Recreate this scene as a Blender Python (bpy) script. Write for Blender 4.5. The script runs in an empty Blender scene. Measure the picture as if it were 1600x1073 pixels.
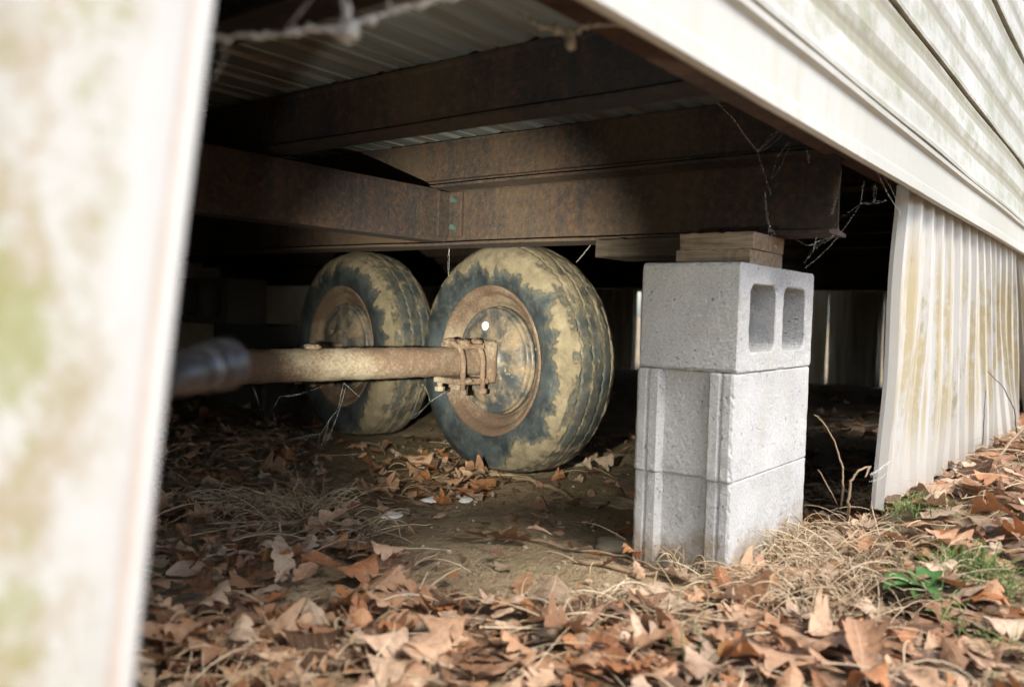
import bpy, bmesh, math, random
import numpy as np
from mathutils import Vector, Matrix, noise
from mathutils.geometry import tessellate_polygon

S = bpy.context.scene
COL = S.collection
PI = math.pi
# ------------------------------------------------------------------ camera
F_PX, YAW, PITCH, ROLL, CAM_H = 1297.2, .6571, .0396, .0302, .4666
Fw = np.array([math.cos(YAW)*math.cos(PITCH), math.sin(YAW)*math.cos(PITCH), -math.sin(PITCH)])
_R = np.array([math.sin(YAW), -math.cos(YAW), 0.]); _U = np.cross(_R, Fw)
Rt = _R*math.cos(ROLL) + _U*math.sin(ROLL); Up = _U*math.cos(ROLL) - _R*math.sin(ROLL)
CAM = np.array([0, 0, CAM_H])
cd = bpy.data.cameras.new('camera'); cam = bpy.data.objects.new('camera', cd); COL.objects.link(cam)
cam.matrix_world = Matrix(((Rt[0], Up[0], -Fw[0], 0), (Rt[1], Up[1], -Fw[1], 0), (Rt[2], Up[2], -Fw[2], CAM_H), (0, 0, 0, 1)))
cd.sensor_width = 36; cd.lens = 36*F_PX/1600; cd.clip_start = .02; cd.clip_end = 500
cd.dof.use_dof = True; cd.dof.focus_distance = 1.95; cd.dof.aperture_fstop = 3.0; cd.dof.aperture_blades = 0
S.camera = cam
# ------------------------------------------------------------------ sky, sun, exposure
SUN_EL, SUN_AZ = math.radians(52), math.radians(192)      # azimuth clockwise from +Y
w = bpy.data.worlds.new('World'); S.world = w; w.use_nodes = True
wn = w.node_tree.nodes; wn.clear()
sky = wn.new('ShaderNodeTexSky'); sky.sky_type = 'NISHITA'; sky.sun_disc = False
sky.sun_elevation = SUN_EL; sky.sun_rotation = SUN_AZ; sky.dust_density = 2.0; sky.air_density = 1.0; sky.ozone_density = 1.0
bg = wn.new('ShaderNodeBackground'); bg.inputs[1].default_value = .105
wo = wn.new('ShaderNodeOutputWorld')
w.node_tree.links.new(sky.outputs[0], bg.inputs[0]); w.node_tree.links.new(bg.outputs[0], wo.inputs[0])
sl = bpy.data.lights.new('sun', 'SUN'); sl.energy = 1.5; sl.angle = math.radians(24); sl.color = (1, .955, .88)
so = bpy.data.objects.new('sun', sl); COL.objects.link(so)
sdir = Vector((math.sin(SUN_AZ)*math.cos(SUN_EL), math.cos(SUN_AZ)*math.cos(SUN_EL), math.sin(SUN_EL)))
so.rotation_euler = sdir.to_track_quat('Z', 'Y').to_euler(); so.location = (-2, -4, 6)
S.view_settings.view_transform = 'Standard'; S.view_settings.look = 'None'
S.view_settings.exposure = 1.88; S.view_settings.gamma = 1
S.cycles.use_denoising = True; S.cycles.use_adaptive_sampling = True; S.cycles.adaptive_threshold = .04
S.cycles.max_bounces = 5; S.cycles.diffuse_bounces = 3; S.cycles.glossy_bounces = 2; S.cycles.transmission_bounces = 4
S.cycles.caustics_reflective = False; S.cycles.caustics_refractive = False
S.cycles.sample_clamp_indirect = 6

# ------------------------------------------------------------------ helpers
def ray(u, v): return Fw + Rt*(u-800)/F_PX + Up*(536.5-v)/F_PX
def at(u, v, d): return CAM + ray(u, v)*d
def hit(u, v, ax, val):
    r = ray(u, v); return CAM + r*((val-CAM[ax])/r[ax])
def px(p):
    q = np.asarray(p) - CAM; d = q@Fw
    return 800+F_PX*(q@Rt)/d, 536.5-F_PX*(q@Up)/d, d
def sst(a, b, x):
    t = min(1, max(0, (x-a)/(b-a))); return t*t*(3-2*t)
def n3(x, y, z, s=1.0): return noise.noise((x*s, y*s, z*s))
def gh(x, y):
    h = .115*sst(1.3, 2.0, x)*sst(.56, .30, y)
    if -3 < x < 9 and -4 < y < 8:
        h += .012*n3(x, y, 3.1, 2.2) + .006*n3(x, y, 7.7, 9) + .003*n3(x, y, 1.7, 28)
    return h
def gp(u, v):
    z = 0
    for _ in range(6):
        p = hit(u, v, 2, z); z = gh(p[0], p[1])
    return np.array([p[0], p[1], z])

class MB:
    def __init__(s): s.v = []; s.f = []
    def box(s, x0, x1, y0, y1, z0, z1, M=None):
        b = len(s.v)
        for z in (z0, z1):
            for x, y in ((x0, y0), (x1, y0), (x1, y1), (x0, y1)):
                p = Vector((x, y, z)); s.v.append(tuple(M@p) if M else (x, y, z))
        s.f += [(b, b+3, b+2, b+1), (b+4, b+5, b+6, b+7)] + [(b+i, b+(i+1) % 4, b+4+(i+1) % 4, b+4+i) for i in range(4)]
        return s
    def tube(s, pts, rad, n=6, cap=True):
        pts = [Vector(p) for p in pts]; b = len(s.v)
        if not hasattr(rad, '__len__'): rad = [rad]*len(pts)
        up = None
        for i, p in enumerate(pts):
            t = (pts[min(i+1, len(pts)-1)] - pts[max(i-1, 0)])
            if t.length < 1e-9: t = Vector((0, 0, 1))
            t.normalize()
            if up is None: up = t.orthogonal().normalized()
            up = (up - t*up.dot(t))
            up = up.normalized() if up.length > 1e-6 else t.orthogonal().normalized()
            w_ = t.cross(up)
            for k in range(n):
                a = 2*PI*k/n; s.v.append(tuple(p + (up*math.cos(a)+w_*math.sin(a))*rad[i]))
        for i in range(len(pts)-1):
            for k in range(n):
                s.f.append((b+i*n+k, b+i*n+(k+1) % n, b+(i+1)*n+(k+1) % n, b+(i+1)*n+k))
        if cap:
            s.f.append(tuple(b+k for k in range(n))[::-1]); s.f.append(tuple(b+(len(pts)-1)*n+k for k in range(n)))
        return s
    def lathe(s, prof, n=64, M=None, close=False):   # prof: (a, r) about the x axis
        b = len(s.v); m = len(prof)
        for k in range(n):
            th = 2*PI*k/n
            for a, r in prof:
                p = Vector((a, r*math.cos(th), r*math.sin(th))); s.v.append(tuple(M@p) if M else tuple(p))
        for k in range(n):
            k2 = (k+1) % n
            for i in range(m if close else m-1):
                i2 = (i+1) % m
                s.f.append((b+k*m+i, b+k*m+i2, b+k2*m+i2, b+k2*m+i))
        return s
    def grid(s, nu, nv, fn):
        b = len(s.v)
        for i in range(nu):
            for j in range(nv): s.v.append(tuple(fn(i, j)))
        for i in range(nu-1):
            for j in range(nv-1):
                s.f.append((b+i*nv+j, b+(i+1)*nv+j, b+(i+1)*nv+j+1, b+i*nv+j+1))
        return s
    def build(s, name, mat, parent=None, smooth=False, origin=None, bevel=0, recalc=True):
        me = bpy.data.meshes.new(name)
        v = s.v
        if origin is not None: v = [(a-origin[0], b-origin[1], c-origin[2]) for a, b, c in v]
        me.from_pydata(v, [], s.f)
        if recalc:
            bm = bmesh.new(); bm.from_mesh(me); bmesh.ops.recalc_face_normals(bm, faces=bm.faces); bm.to_mesh(me); bm.free()
        me.materials.append(mat)
        if smooth: me.polygons.foreach_set('use_smooth', [True]*len(me.polygons))
        o = bpy.data.objects.new(name, me); COL.objects.link(o)
        if parent: o.parent = parent
        elif origin is not None: o.location = origin
        if bevel:
            md = o.modifiers.new('bevel', 'BEVEL'); md.width = bevel; md.segments = 2; md.limit_method = 'ANGLE'
        return o

def tag(o, label=None, cat=None, group=None, kind=None):
    if label: o['label'] = label
    if cat: o['category'] = cat
    if group: o['group'] = group
    if kind: o['kind'] = kind
    return o
def empty(name, loc, label, cat, group=None, rz=0):
    o = bpy.data.objects.new(name, None); COL.objects.link(o); o.location = loc; o.rotation_euler.z = rz
    o.empty_display_size = .05
    return tag(o, label, cat, group)

# ------------------------------------------------------------------ materials
class NT:
    def __init__(s, name, rough=.8, spec=.3, metal=0.):
        s.m = bpy.data.materials.new(name); s.m.use_nodes = True; s.t = s.m.node_tree
        s.b = s.t.nodes['Principled BSDF']; s.set('Roughness', rough); s.set('Specular IOR Level', spec); s.set('Metallic', metal)
        s._pos = None
    def set(s, k, v): s.put(s.b.inputs[k], v)
    def put(s, sock, v):
        if hasattr(v, 'is_linked') or isinstance(v, bpy.types.NodeSocket): s.t.links.new(v, sock)
        else: sock.default_value = v
    def new(s, t, **kw):
        n = s.t.nodes.new(t)
        for k, v in kw.items(): setattr(n, k, v)
        return n
    def pos(s):
        if s._pos is None: s._pos = s.new('ShaderNodeNewGeometry').outputs['Position']
        return s._pos
    def obj(s): return s.new('ShaderNodeTexCoord').outputs['Object']
    def mp(s, vec, sc=(1, 1, 1), loc=(0, 0, 0)):
        n = s.new('ShaderNodeMapping'); s.put(n.inputs[0], vec); n.inputs['Scale'].default_value = sc; n.inputs['Location'].default_value = loc
        return n.outputs[0]
    def noise(s, vec, scale, detail=5, rough=.55, dist=0.):
        n = s.new('ShaderNodeTexNoise'); s.put(n.inputs['Vector'], vec); n.inputs['Scale'].default_value = scale
        n.inputs['Detail'].default_value = detail; n.inputs['Roughness'].default_value = rough; n.inputs['Distortion'].default_value = dist
        return n.outputs[0]
    def voro(s, vec, scale, feature='F1', out='Distance', rnd=1.):
        n = s.new('ShaderNodeTexVoronoi', feature=feature); s.put(n.inputs['Vector'], vec); n.inputs['Scale'].default_value = scale
        n.inputs['Randomness'].default_value = rnd
        return n.outputs[out]
    def math(s, op, a, b=0., c=0.):
        n = s.new('ShaderNodeMath', operation=op); s.put(n.inputs[0], a); s.put(n.inputs[1], b); s.put(n.inputs[2], c); return n.outputs[0]
    def step(s, v, a, b):
        n = s.new('ShaderNodeMapRange', interpolation_type='SMOOTHSTEP'); s.put(n.inputs[0], v)
        n.inputs[1].default_value = a; n.inputs[2].default_value = b; return n.outputs[0]
    def mix(s, f, a, b):
        n = s.new('ShaderNodeMix', data_type='RGBA'); s.put(n.inputs[0], f)
        for sock, v in ((n.inputs[6], a), (n.inputs[7], b)): s.put(sock, v if not isinstance(v, tuple) else (*v[:3], 1))
        return n.outputs[2]
    def ramp(s, f, stops):
        n = s.new('ShaderNodeValToRGB'); s.put(n.inputs[0], f); e = n.color_ramp.elements
        while len(e) < len(stops): e.new(.5)
        for x, (p, c) in zip(e, stops): x.position = p; x.color = (*c, 1)
        return n.outputs[0]
    def sep(s, vec):
        n = s.new('ShaderNodeSeparateXYZ'); s.put(n.inputs[0], vec); return n.outputs
    def bump(s, h, strength=.5, dist=.01, nrm=None):
        n = s.new('ShaderNodeBump'); s.put(n.inputs['Height'], h); n.inputs['Strength'].default_value = strength; n.inputs['Distance'].default_value = dist
        if nrm: s.put(n.inputs['Normal'], nrm)
        s.set('Normal', n.outputs[0]); return n.outputs[0]
    def attr(s, name):
        return s.new('ShaderNodeAttribute', attribute_name=name).outputs['Fac']
    def col(s, c): s.set('Base Color', c if not isinstance(c, tuple) else (*c[:3], 1)); return s

def m_rust(name, base=(.011, .0108, .012), rust=(.045, .0225, .0135), dust=(.075, .056, .032), dusty=.4, scale=1., rough=.8):
    n = NT(name, rough, .25); p = n.pos()
    a = n.noise(p, 7*scale, 8, .65); b = n.noise(p, 75*scale, 6, .7); c = n.noise(p, 2.2*scale, 3); v_ = n.noise(n.mp(p, (9, 9, .8)), 4*scale, 6, .65)
    f = n.step(n.math('ADD', n.math('ADD', n.math('MULTIPLY', a, .3), n.math('MULTIPLY', v_, .35)), n.math('ADD', n.math('MULTIPLY', b, .35), n.math('MULTIPLY', c, .35))), .55, .85)
    k = n.mix(f, base, rust)
    fl = n.step(b, .56, .72); k = n.mix(n.math('MULTIPLY', fl, .5), k, (rust[0]*1.8, rust[1]*1.5, rust[2]*1.2))
    d = n.step(n.math('ADD', n.math('MULTIPLY', c, .8), n.math('MULTIPLY', b, .35)), .5, .75)
    k = n.mix(n.math('MULTIPLY', d, dusty), k, dust)
    n.col(k); n.bump(n.math('ADD', n.math('MULTIPLY', b, .9), n.noise(p, 190*scale, 3)), .6, .004)
    return n.m
M_RUST = m_rust('rusty_steel')
M_RUST2 = m_rust('rusty_rim_steel', base=(.035, .022, .017), rust=(.09, .046, .03), dusty=.15)
M_FLANGE = m_rust('rusty_flange', base=(.045, .025, .018), rust=(.12, .06, .035), dusty=.2)
M_AXLE = m_rust('axle_rust', base=(.12, .08, .055), rust=(.22, .14, .09), dust=(.36, .31, .22), dusty=1.0, scale=1.8)
M_RIMW = m_rust('wheel_rust', base=(.09, .06, .042), rust=(.16, .09, .055), dust=(.27, .22, .155), dusty=.9, scale=2)

def m_drum():
    n = NT('drum_steel', .42, .5); p = n.obj()
    a = n.noise(p, 16, 7, .6); k = n.mix(n.step(n.math('ADD', n.math('MULTIPLY', a, .6), n.math('MULTIPLY', n.noise(p, 70, 6, .75), .4)), .4, .62), (.04, .047, .05), (.2, .145, .09))
    k = n.mix(n.step(n.noise(p, 45, 6, .7), .58, .7), k, (.33, .25, .16))
    n.col(k); n.set('Roughness', n.math('ADD', n.math('MULTIPLY', n.step(a, .44, .58), .4), .48)); n.bump(n.noise(p, 90, 5), .3, .003); return n.m
M_DRUM = m_drum()

def m_concrete(name='concrete', dk=1.):
    n = NT(name, .93, .2); p = n.obj()
    k = n.ramp(n.noise(p, 9, 6, .6), [(.3, (.34, .338, .33)), (.7, (.455, .45, .435))])
    g = n.noise(p, 240, 3, .6)
    k = n.mix(n.step(g, .52, .75), k, (.56, .555, .54)); k = n.mix(n.step(g, .45, .28), k, (.27, .27, .27))
    pit = n.math('MAXIMUM', n.step(n.math('ADD', n.voro(n.mp(p, (1, 1, .55)), 62), n.math('MULTIPLY', n.noise(p, 40, 3, .7), .7)), .44, .36), n.step(n.math('ADD', n.voro(n.mp(p, (1, .8, .5), (3, 1, 2)), 135), n.math('MULTIPLY', n.noise(p, 18, 3), .6)), .42, .34))
    k = n.mix(n.math('MULTIPLY', pit, .5), k, (.16, .155, .15))
    st = n.step(n.noise(n.mp(p, (3, 3, .8)), 4, 5), .55, .75); k = n.mix(n.math('MULTIPLY', st, .35), k, (.36, .34, .27))
    zz = n.sep(n.pos())[2]; soil = n.step(n.math('SUBTRACT', n.math('MULTIPLY', n.noise(n.pos(), 14, 6, .7), .24), zz), .02, .09)
    k = n.mix(n.math('MULTIPLY', soil, .7), k, (.24, .18, .11))
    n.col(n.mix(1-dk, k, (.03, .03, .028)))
    h = n.math('SUBTRACT', n.math('ADD', n.math('MULTIPLY', g, .35), n.math('MULTIPLY', n.noise(p, 70, 4), .5)), n.math('MULTIPLY', pit, 1.4))
    n.bump(h, .8, .005); return n.m
M_CONC = m_concrete(); M_CONC_SHADE = m_concrete('shade_dark_concrete', .1)  # second copy: back pier's deep shade put into the concrete colour

def m_siding():
    n = NT('siding_paint', .5, .35); p = n.pos()
    s1 = n.noise(n.mp(p, (.7, 1, 8)), 2.3, 7, .6, .5); s2 = n.noise(n.mp(p, (4, 1, 2.2)), 3, 7, .65, 1.2); s3 = n.noise(p, 40, 4, .7)
    k = n.mix(n.step(n.noise(p, 1.2, 4), .35, .7), (.44, .425, .385), (.37, .355, .31))
    z = n.sep(p)[2]; up = n.step(z, .80, .86); gr = n.attr('groove'); bl = n.noise(n.mp(p, (1, 1, 1.6)), 5.5, 7, .75)
    g = n.step(n.math('ADD', n.math('ADD', n.math('MULTIPLY', s1, .35), n.math('MULTIPLY', s2, .35)), n.math('ADD', n.math('MULTIPLY', gr, .26), n.math('MULTIPLY', s3, .15))), .4, .6)
    g = n.math('MULTIPLY', g, n.math('ADD', n.math('MULTIPLY', up, .72), .13))
    k = n.mix(g, k, (.2, .172, .105))
    st = n.noise(n.mp(p, (22, 1, .9)), 2, 6, .65); k = n.mix(n.math('MULTIPLY', n.step(st, .46, .7), .38), k, (.36, .33, .24))
    k = n.mix(n.math('MULTIPLY', n.step(bl, .46, .64), n.math('MULTIPLY', up, .7)), k, (.2, .195, .095))
    k = n.mix(n.math('MULTIPLY', n.step(s3, .6, .75), .3), k, (.4, .36, .28))
    n.col(k); n.bump(n.noise(n.mp(p, (1, 1, 3)), 25, 3), .12, .004); return n.m
M_SIDING = m_siding()

def m_skirt(name, mode):
    n = NT(name, .45, .4); p = n.pos(); x, y, z = n.sep(p)
    k = n.mix(n.noise(p, 3, 4), (.39, .38, .36), (.46, .448, .425))
    if mode == 'near':
        big = n.noise(n.mp(p, (1, 1, .6)), 9, 4); blob = n.noise(n.mp(p, (1, 1, .6)), 34, 7, .7, .6); fine = n.noise(p, 140, 5, .8)
        edge = n.step(n.math('SUBTRACT', x, n.math('MULTIPLY', n.math('SUBTRACT', z, .28), .12)), .2, .12)
        dirt = n.step(n.math('ADD', n.math('MULTIPLY', edge, .9), n.math('MULTIPLY', n.math('SUBTRACT', big, .5), 1.8)), .05, .7)
        m1 = n.step(n.math('ADD', n.math('MULTIPLY', blob, .75), n.math('MULTIPLY', fine, .3)), .44, .62)
        m2 = n.step(n.math('ADD', n.math('MULTIPLY', n.noise(n.mp(p, (1, 1, .5), (3, 2, 1)), 28, 6, .7), .75), n.math('MULTIPLY', fine, .3)), .5, .62)
        k = n.mix(n.math('MULTIPLY', dirt, .5), k, (.36, .345, .31))
        k = n.mix(n.math('MULTIPLY', dirt, n.math('MULTIPLY', m1, .85)), k, (.27, .215, .13)); k = n.mix(n.math('MULTIPLY', dirt, n.math('MULTIPLY', m2, .8)), k, (.22, .22, .085))
        k = n.mix(n.math('MULTIPLY', n.attr('groove'), n.math('ADD', n.math('MULTIPLY', blob, .9), .1)), k, (.33, .23, .17))
    elif mode == 'side':
        cx_ = n.new('ShaderNodeCombineXYZ'); n.put(cx_.inputs[0], n.attr('pu')); n.put(cx_.inputs[2], n.attr('pv')); pc = cx_.outputs[0]
        st = n.noise(n.mp(pc, (26, 1, .9)), 1.7, 6, .6, .15); br = n.noise(n.mp(pc, (60, 1, 8)), 2.2, 6, .7)
        zone = n.math('MULTIPLY', n.step(z, .08, .3), n.step(z, .74, .52))
        f = n.math('MULTIPLY', n.step(n.math('ADD', n.math('MULTIPLY', st, .75), n.math('MULTIPLY', br, .35)), .5, .61), zone)
        k = n.mix(n.math('MULTIPLY', f, .85), k, (.34, .275, .14))
        k = n.mix(n.math('MULTIPLY', n.step(n.noise(n.mp(pc, (30, 1, 1.5)), 2, 6, .7), .55, .66), n.math('MULTIPLY', zone, .8)), k, (.22, .185, .08))
        k = n.mix(n.math('MULTIPLY', n.step(z, .25, .1), .3), k, (.5, .42, .32))
    else:
        k = n.mix(n.step(n.noise(n.mp(p, (1, 12, 1)), 2, 5), .4, .65), (.72, .69, .62), (.5, .44, .34))
    n.col(k); n.bump(n.noise(p, 14, 3), .1, .006); return n.m
M_SK_NEAR, M_SK_SIDE, M_SK_FAR = m_skirt('skirting_near', 'near'), m_skirt('skirting_side', 'side'), m_skirt('skirting_far', 'far')

def m_galv():
    n = NT('galvanised_sheet', .5, .4, .25); p = n.pos()
    k = n.ramp(n.noise(n.mp(p, (.5, 6, 1)), 3, 6, .6), [(.3, (.1, .11, .11)), (.5, (.17, .18, .17)), (.7, (.12, .09, .06))])
    k = n.mix(n.step(n.noise(n.mp(p, (1.2, 9, 1), (4, 1, 0)), 2.2, 6, .65), .56, .7), k, (.14, .075, .04))
    n.col(k); n.bump(n.noise(p, 20, 3), .15, .005); return n.m
M_GALV = m_galv()

def m_wood(name='weathered_wood', d=1.):
    n = NT(name, .85, .2); p = n.pos()
    g = n.noise(n.mp(p, (40, 2.5, 40)), 2.5, 6, .6, 1.0)
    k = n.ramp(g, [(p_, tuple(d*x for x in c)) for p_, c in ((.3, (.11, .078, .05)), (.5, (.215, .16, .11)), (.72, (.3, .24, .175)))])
    n.col(k); n.bump(g, .4, .003); return n.m
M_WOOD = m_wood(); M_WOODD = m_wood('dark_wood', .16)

def m_dirt():
    n = NT('dirt', .95, .15); p = n.pos()
    a = n.noise(p, 4, 7, .6); b = n.noise(p, 38, 6, .65); c = n.noise(p, 160, 3)
    k = n.ramp(a, [(.3, (.2, .145, .085)), (.5, (.31, .23, .14)), (.7, (.39, .31, .2))])
    k = n.mix(n.step(b, .5, .68), k, (.19, .135, .085)); k = n.mix(n.math('MULTIPLY', n.step(c, .58, .72), .7), k, (.36, .29, .19))
    k = n.mix(n.math('MULTIPLY', n.step(n.noise(n.mp(p, (1, 1, 1), (5, 3, 0)), 6, 5), .56, .66), .45), k, (.17, .18, .075))
    n.col(k); n.bump(n.math('ADD', n.math('MULTIPLY', b, 1.), n.math('MULTIPLY', c, .4)), 1.0, .02); return n.m
M_DIRT = m_dirt()

LEAFC = [(0, (.065, .036, .021)), (.14, (.14, .07, .036)), (.28, (.3, .155, .08)), (.42, (.42, .25, .148)), (.52, (.5, .33, .21)), (.62, (.4, .16, .055)), (.72, (.23, .096, .043)), (.84, (.55, .395, .275)), (.93, (.38, .285, .2)), (1, (.17, .11, .072))]
def m_leaf(name, single):
    n = NT(name, .62, .35); p = n.pos()
    t = n.new('ShaderNodeAttribute', attribute_type='OBJECT', attribute_name='tone').outputs['Fac'] if single else n.attr('tone')
    k = n.ramp(t, LEAFC)
    k = n.mix(n.math('MULTIPLY', n.step(n.noise(p, 60, 3, .6), .45, .7), .5), k, (.14, .075, .04))
    k = n.mix(n.math('MULTIPLY', n.step(n.noise(p, 130, 2), .6, .75), .5), k, (.45, .34, .26))
    au = n.math('ABSOLUTE', n.attr('lu')); lt = n.attr('lt')
    sv = n.math('ABSOLUTE', n.math('SUBTRACT', n.math('FRACT', n.math('SUBTRACT', n.math('MULTIPLY', lt, 7.), n.math('MULTIPLY', au, 1.3))), .5))
    vein = n.math('MAXIMUM', n.step(au, .09, .03), n.math('MULTIPLY', n.step(sv, .07, .02), .55))
    k = n.mix(n.math('MULTIPLY', vein, .45), k, (.5, .36, .24))
    n.col(k); n.bump(n.math('ADD', n.noise(p, 110, 2), n.math('MULTIPLY', vein, .8)), .45, .004)
    tr = n.new('ShaderNodeBsdfTranslucent'); n.put(tr.inputs[0], k)
    mx = n.new('ShaderNodeMixShader'); mx.inputs[0].default_value = .2
    n.t.links.new(n.b.outputs[0], mx.inputs[1]); n.t.links.new(tr.outputs[0], mx.inputs[2])
    n.t.links.new(mx.outputs[0], n.t.nodes['Material Output'].inputs[0])
    return n.m
M_LEAF, M_LITTER = m_leaf('dry_leaf', True), m_leaf('leaf_litter', False)

def m_tone(name, stops, rough=.8, spec=.25):
    n = NT(name, rough, spec); n.col(n.ramp(n.attr('tone'), stops)); return n.m
M_STRAW = m_tone('straw', [(0, (.22, .14, .075)), (.5, (.42, .31, .19)), (1, (.55, .45, .31))])
M_GREEN = m_tone('green_blades', [(0, (.07, .12, .03)), (.6, (.13, .2, .055)), (1, (.25, .3, .11))])
def m_plain(name, c, rough=.7, spec=.3, metal=0, var=.3, sc=40):
    n = NT(name, rough, spec, metal); p = n.pos()
    n.col(n.mix(n.noise(p, sc, 4), tuple(x*(1-var) for x in c), tuple(min(1, x*(1+var)) for x in c))); n.bump(n.noise(p, sc*2.5, 3), .3, .003); return n.m
M_GLEAF = m_plain('green_leaf', (.05, .12, .032), .75, .2, var=.5, sc=50)
M_TWIG = m_plain('twig', (.24, .17, .105), .85)
M_TWIGD = m_plain('dark_twig', (.08, .05, .035), .85)
M_STONE = m_plain('pale_stone', (.28, .235, .165), .9, var=.5)
M_SLAB = m_plain('flat_stone', (.2, .165, .12), .9)
M_LIME = m_plain('white_lump', (.72, .7, .66), .9, var=.15)
M_BLACK = m_plain('black_anodised', (.008, .008, .009), .28, .5, 0, sc=9)
M_CHROME = m_plain('worn_edge', (.2, .205, .21), .22, .5, .8, sc=9)
M_GLINT = m_plain('white_glint', (.85, .85, .82), .35, .5, var=.05)
M_DARK = m_plain('dark_gap', (.03, .028, .025), .9)
M_VENT = m_plain('vent_slot', (.42, .39, .35), .8)
M_EDGE = m_plain('grey_sheet_back', (.3, .28, .25), .6)
M_BOLT = m_plain('bolt_patina', (.035, .05, .042), .6)
def m_web(name='cobweb_silk', al=.33):
    n = NT(name, .9, .1); n.col((.6, .57, .53)); n.set('Alpha', al); return n.m
M_WEB = m_web(); M_WEBN = m_web('cobweb_thick', .65)
def m_webf():
    n = NT('cobweb_sheet', .9, .1); n.col((.6, .56, .5)); n.set('Alpha', n.math('MULTIPLY', n.step(n.noise(n.obj(), 90, 6, .8), .45, .75), .4)); return n.m
M_WEBF = m_webf()

def m_tyre():
    n = NT('tyre_rubber', .6, .4); p = n.obj(); mud = n.attr('mud')
    dusty = n.noise(p, 11, 6, .65); fine = n.noise(p, 120, 6, .8); mid = n.noise(p, 38, 6, .75)
    k = n.mix(n.step(dusty, .35, .75), (.016, .021, .024), (.055, .066, .07))
    k = n.mix(n.math('MULTIPLY', n.step(n.math('ADD', n.math('MULTIPLY', mid, .6), n.math('MULTIPLY', fine, .4)), .46, .7), .3), k, (.2, .17, .115))
    e = n.math('ADD', mud, n.math('ADD', n.math('MULTIPLY', n.math('SUBTRACT', fine, .5), .75), n.math('MULTIPLY', n.math('SUBTRACT', mid, .5), .9)))
    thick = n.step(e, .45, .6); film = n.math('MULTIPLY', n.step(e, 0., .6), .38)
    mc = n.ramp(n.noise(p, 26, 7, .7), [(.25, (.085, .064, .038)), (.5, (.16, .126, .078)), (.75, (.235, .192, .125))])
    nz_ = n.new('ShaderNodeTexNoise'); n.put(nz_.inputs['Vector'], p); nz_.inputs['Scale'].default_value = 30
    sc_ = n.new('ShaderNodeVectorMath', operation='SCALE'); n.put(sc_.inputs[0], nz_.outputs['Color']); sc_.inputs['Scale'].default_value = .04
    wp = n.new('ShaderNodeVectorMath', operation='ADD'); n.put(wp.inputs[0], p); n.put(wp.inputs[1], sc_.outputs[0])
    cr = n.math('MULTIPLY', n.step(n.voro(wp.outputs[0], 50, 'DISTANCE_TO_EDGE'), .04, .0), n.step(n.noise(p, 9, 3), .45, .62))
    mc = n.mix(n.math('MULTIPLY', cr, .55), mc, (.07, .055, .035))
    mc = n.mix(n.math('MULTIPLY', n.step(fine, .55, .72), .35), mc, (.1, .08, .05))
    k = n.mix(film, k, (.17, .145, .095)); n.col(n.mix(n.math('MULTIPLY', thick, .93), k, mc)); n.set('Roughness', n.math('ADD', n.math('MULTIPLY', thick, .4), .5))
    n.bump(n.math('SUBTRACT', n.math('ADD', thick, n.math('MULTIPLY', fine, .45)), n.math('MULTIPLY', cr, .35)), .7, .003)
    return n.m
M_TYRE = m_tyre()

# ------------------------------------------------------------------ ground
def axis(lo, hi, step, far):
    a = list(np.arange(lo, hi+1e-6, step)); g = step; p = hi; q = lo; r1 = []; r2 = []
    while p < far: g *= 1.5; p += g; q -= g; r1.append(p); r2.append(q)
    return r2[::-1] + a + r1
gx = axis(-.3, 7, .025, 90); gy = axis(-1.0, 4.5, .025, 90)
gm = MB().grid(len(gx), len(gy), lambda i, j: (gx[i], gy[j], gh(gx[i], gy[j])))
tag(gm.build('ground', M_DIRT, smooth=True, recalc=False), kind='structure')

# ------------------------------------------------------------------ mobile home: wall, floor, chassis, axles, wheels
WY, ZB = .38, .7226
home = empty('mobile_home', (2.5, 3.4, 0), 'old white mobile home with mildewed siding and rusty steel chassis, raised on blocks', 'mobile home')
HO = (2.5, 3.4, 0)
XL, XR, YB = -3.0, 6.25, 7.0
def prof_x(name, prof, x0, x1, mat, parent=home, nseg=1, wob=0., smooth=False, seed=0., groove=None):
    """closed (y, z) profile swept along x"""
    m = MB(); k = len(prof)
    for i in range(nseg+1):
        x = x0 + (x1-x0)*i/nseg
        for y, z in prof:
            dy = wob*n3(x, z, seed, 1.9); dz = wob*.7*n3(x, 5+seed, z*.3, 1.3)
            m.v.append((x, y+dy, z+dz))
    for i in range(nseg):
        for j in range(k): m.f.append((i*k+j, i*k+(j+1) % k, (i+1)*k+(j+1) % k, (i+1)*k+j))
    m.f += [tuple(range(k))[::-1], tuple(nseg*k+j for j in range(k))]
    o = m.build(name, mat, parent, smooth, origin=HO)
    if groove:
        a_ = o.data.attributes.new('groove', 'FLOAT', 'POINT'); a_.data.foreach_set('value', groove*(nseg+1))
    return o
def prof_y(name, prof, y0, y1, mat, parent=home, nseg=1, wob=0., seed=0., hook=None):
    m = MB(); k = len(prof)
    for i in range(nseg+1):
        y = y0 + (y1-y0)*i/nseg
        for x, z in prof:
            m.v.append((x + wob*n3(y, z*4, seed+x, 5), y, z + wob*n3(y, x*3, seed+9, 5)))
    for i in range(nseg):
        for j in range(k): m.f.append((i*k+j, (i+1)*k+j, (i+1)*k+(j+1) % k, i*k+(j+1) % k))
    m.f += [tuple(range(k)), tuple(nseg*k+j for j in range(k))[::-1]]
    return m.build(name, mat, parent, origin=HO)
# bottom trim board with a drip lip and a fold line
T = .016
prof_x('trim_board', [(WY+T, ZB+.006), (WY+.004, ZB), (WY-.003, ZB+.003), (WY-.003, ZB+.022), (WY+.002, ZB+.027), (WY, ZB+.083), (WY-.008, ZB+.088), (WY-.009, ZB+.096), (WY+T, ZB+.096)], XL, XR, M_SIDING, nseg=60, wob=.005)
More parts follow.
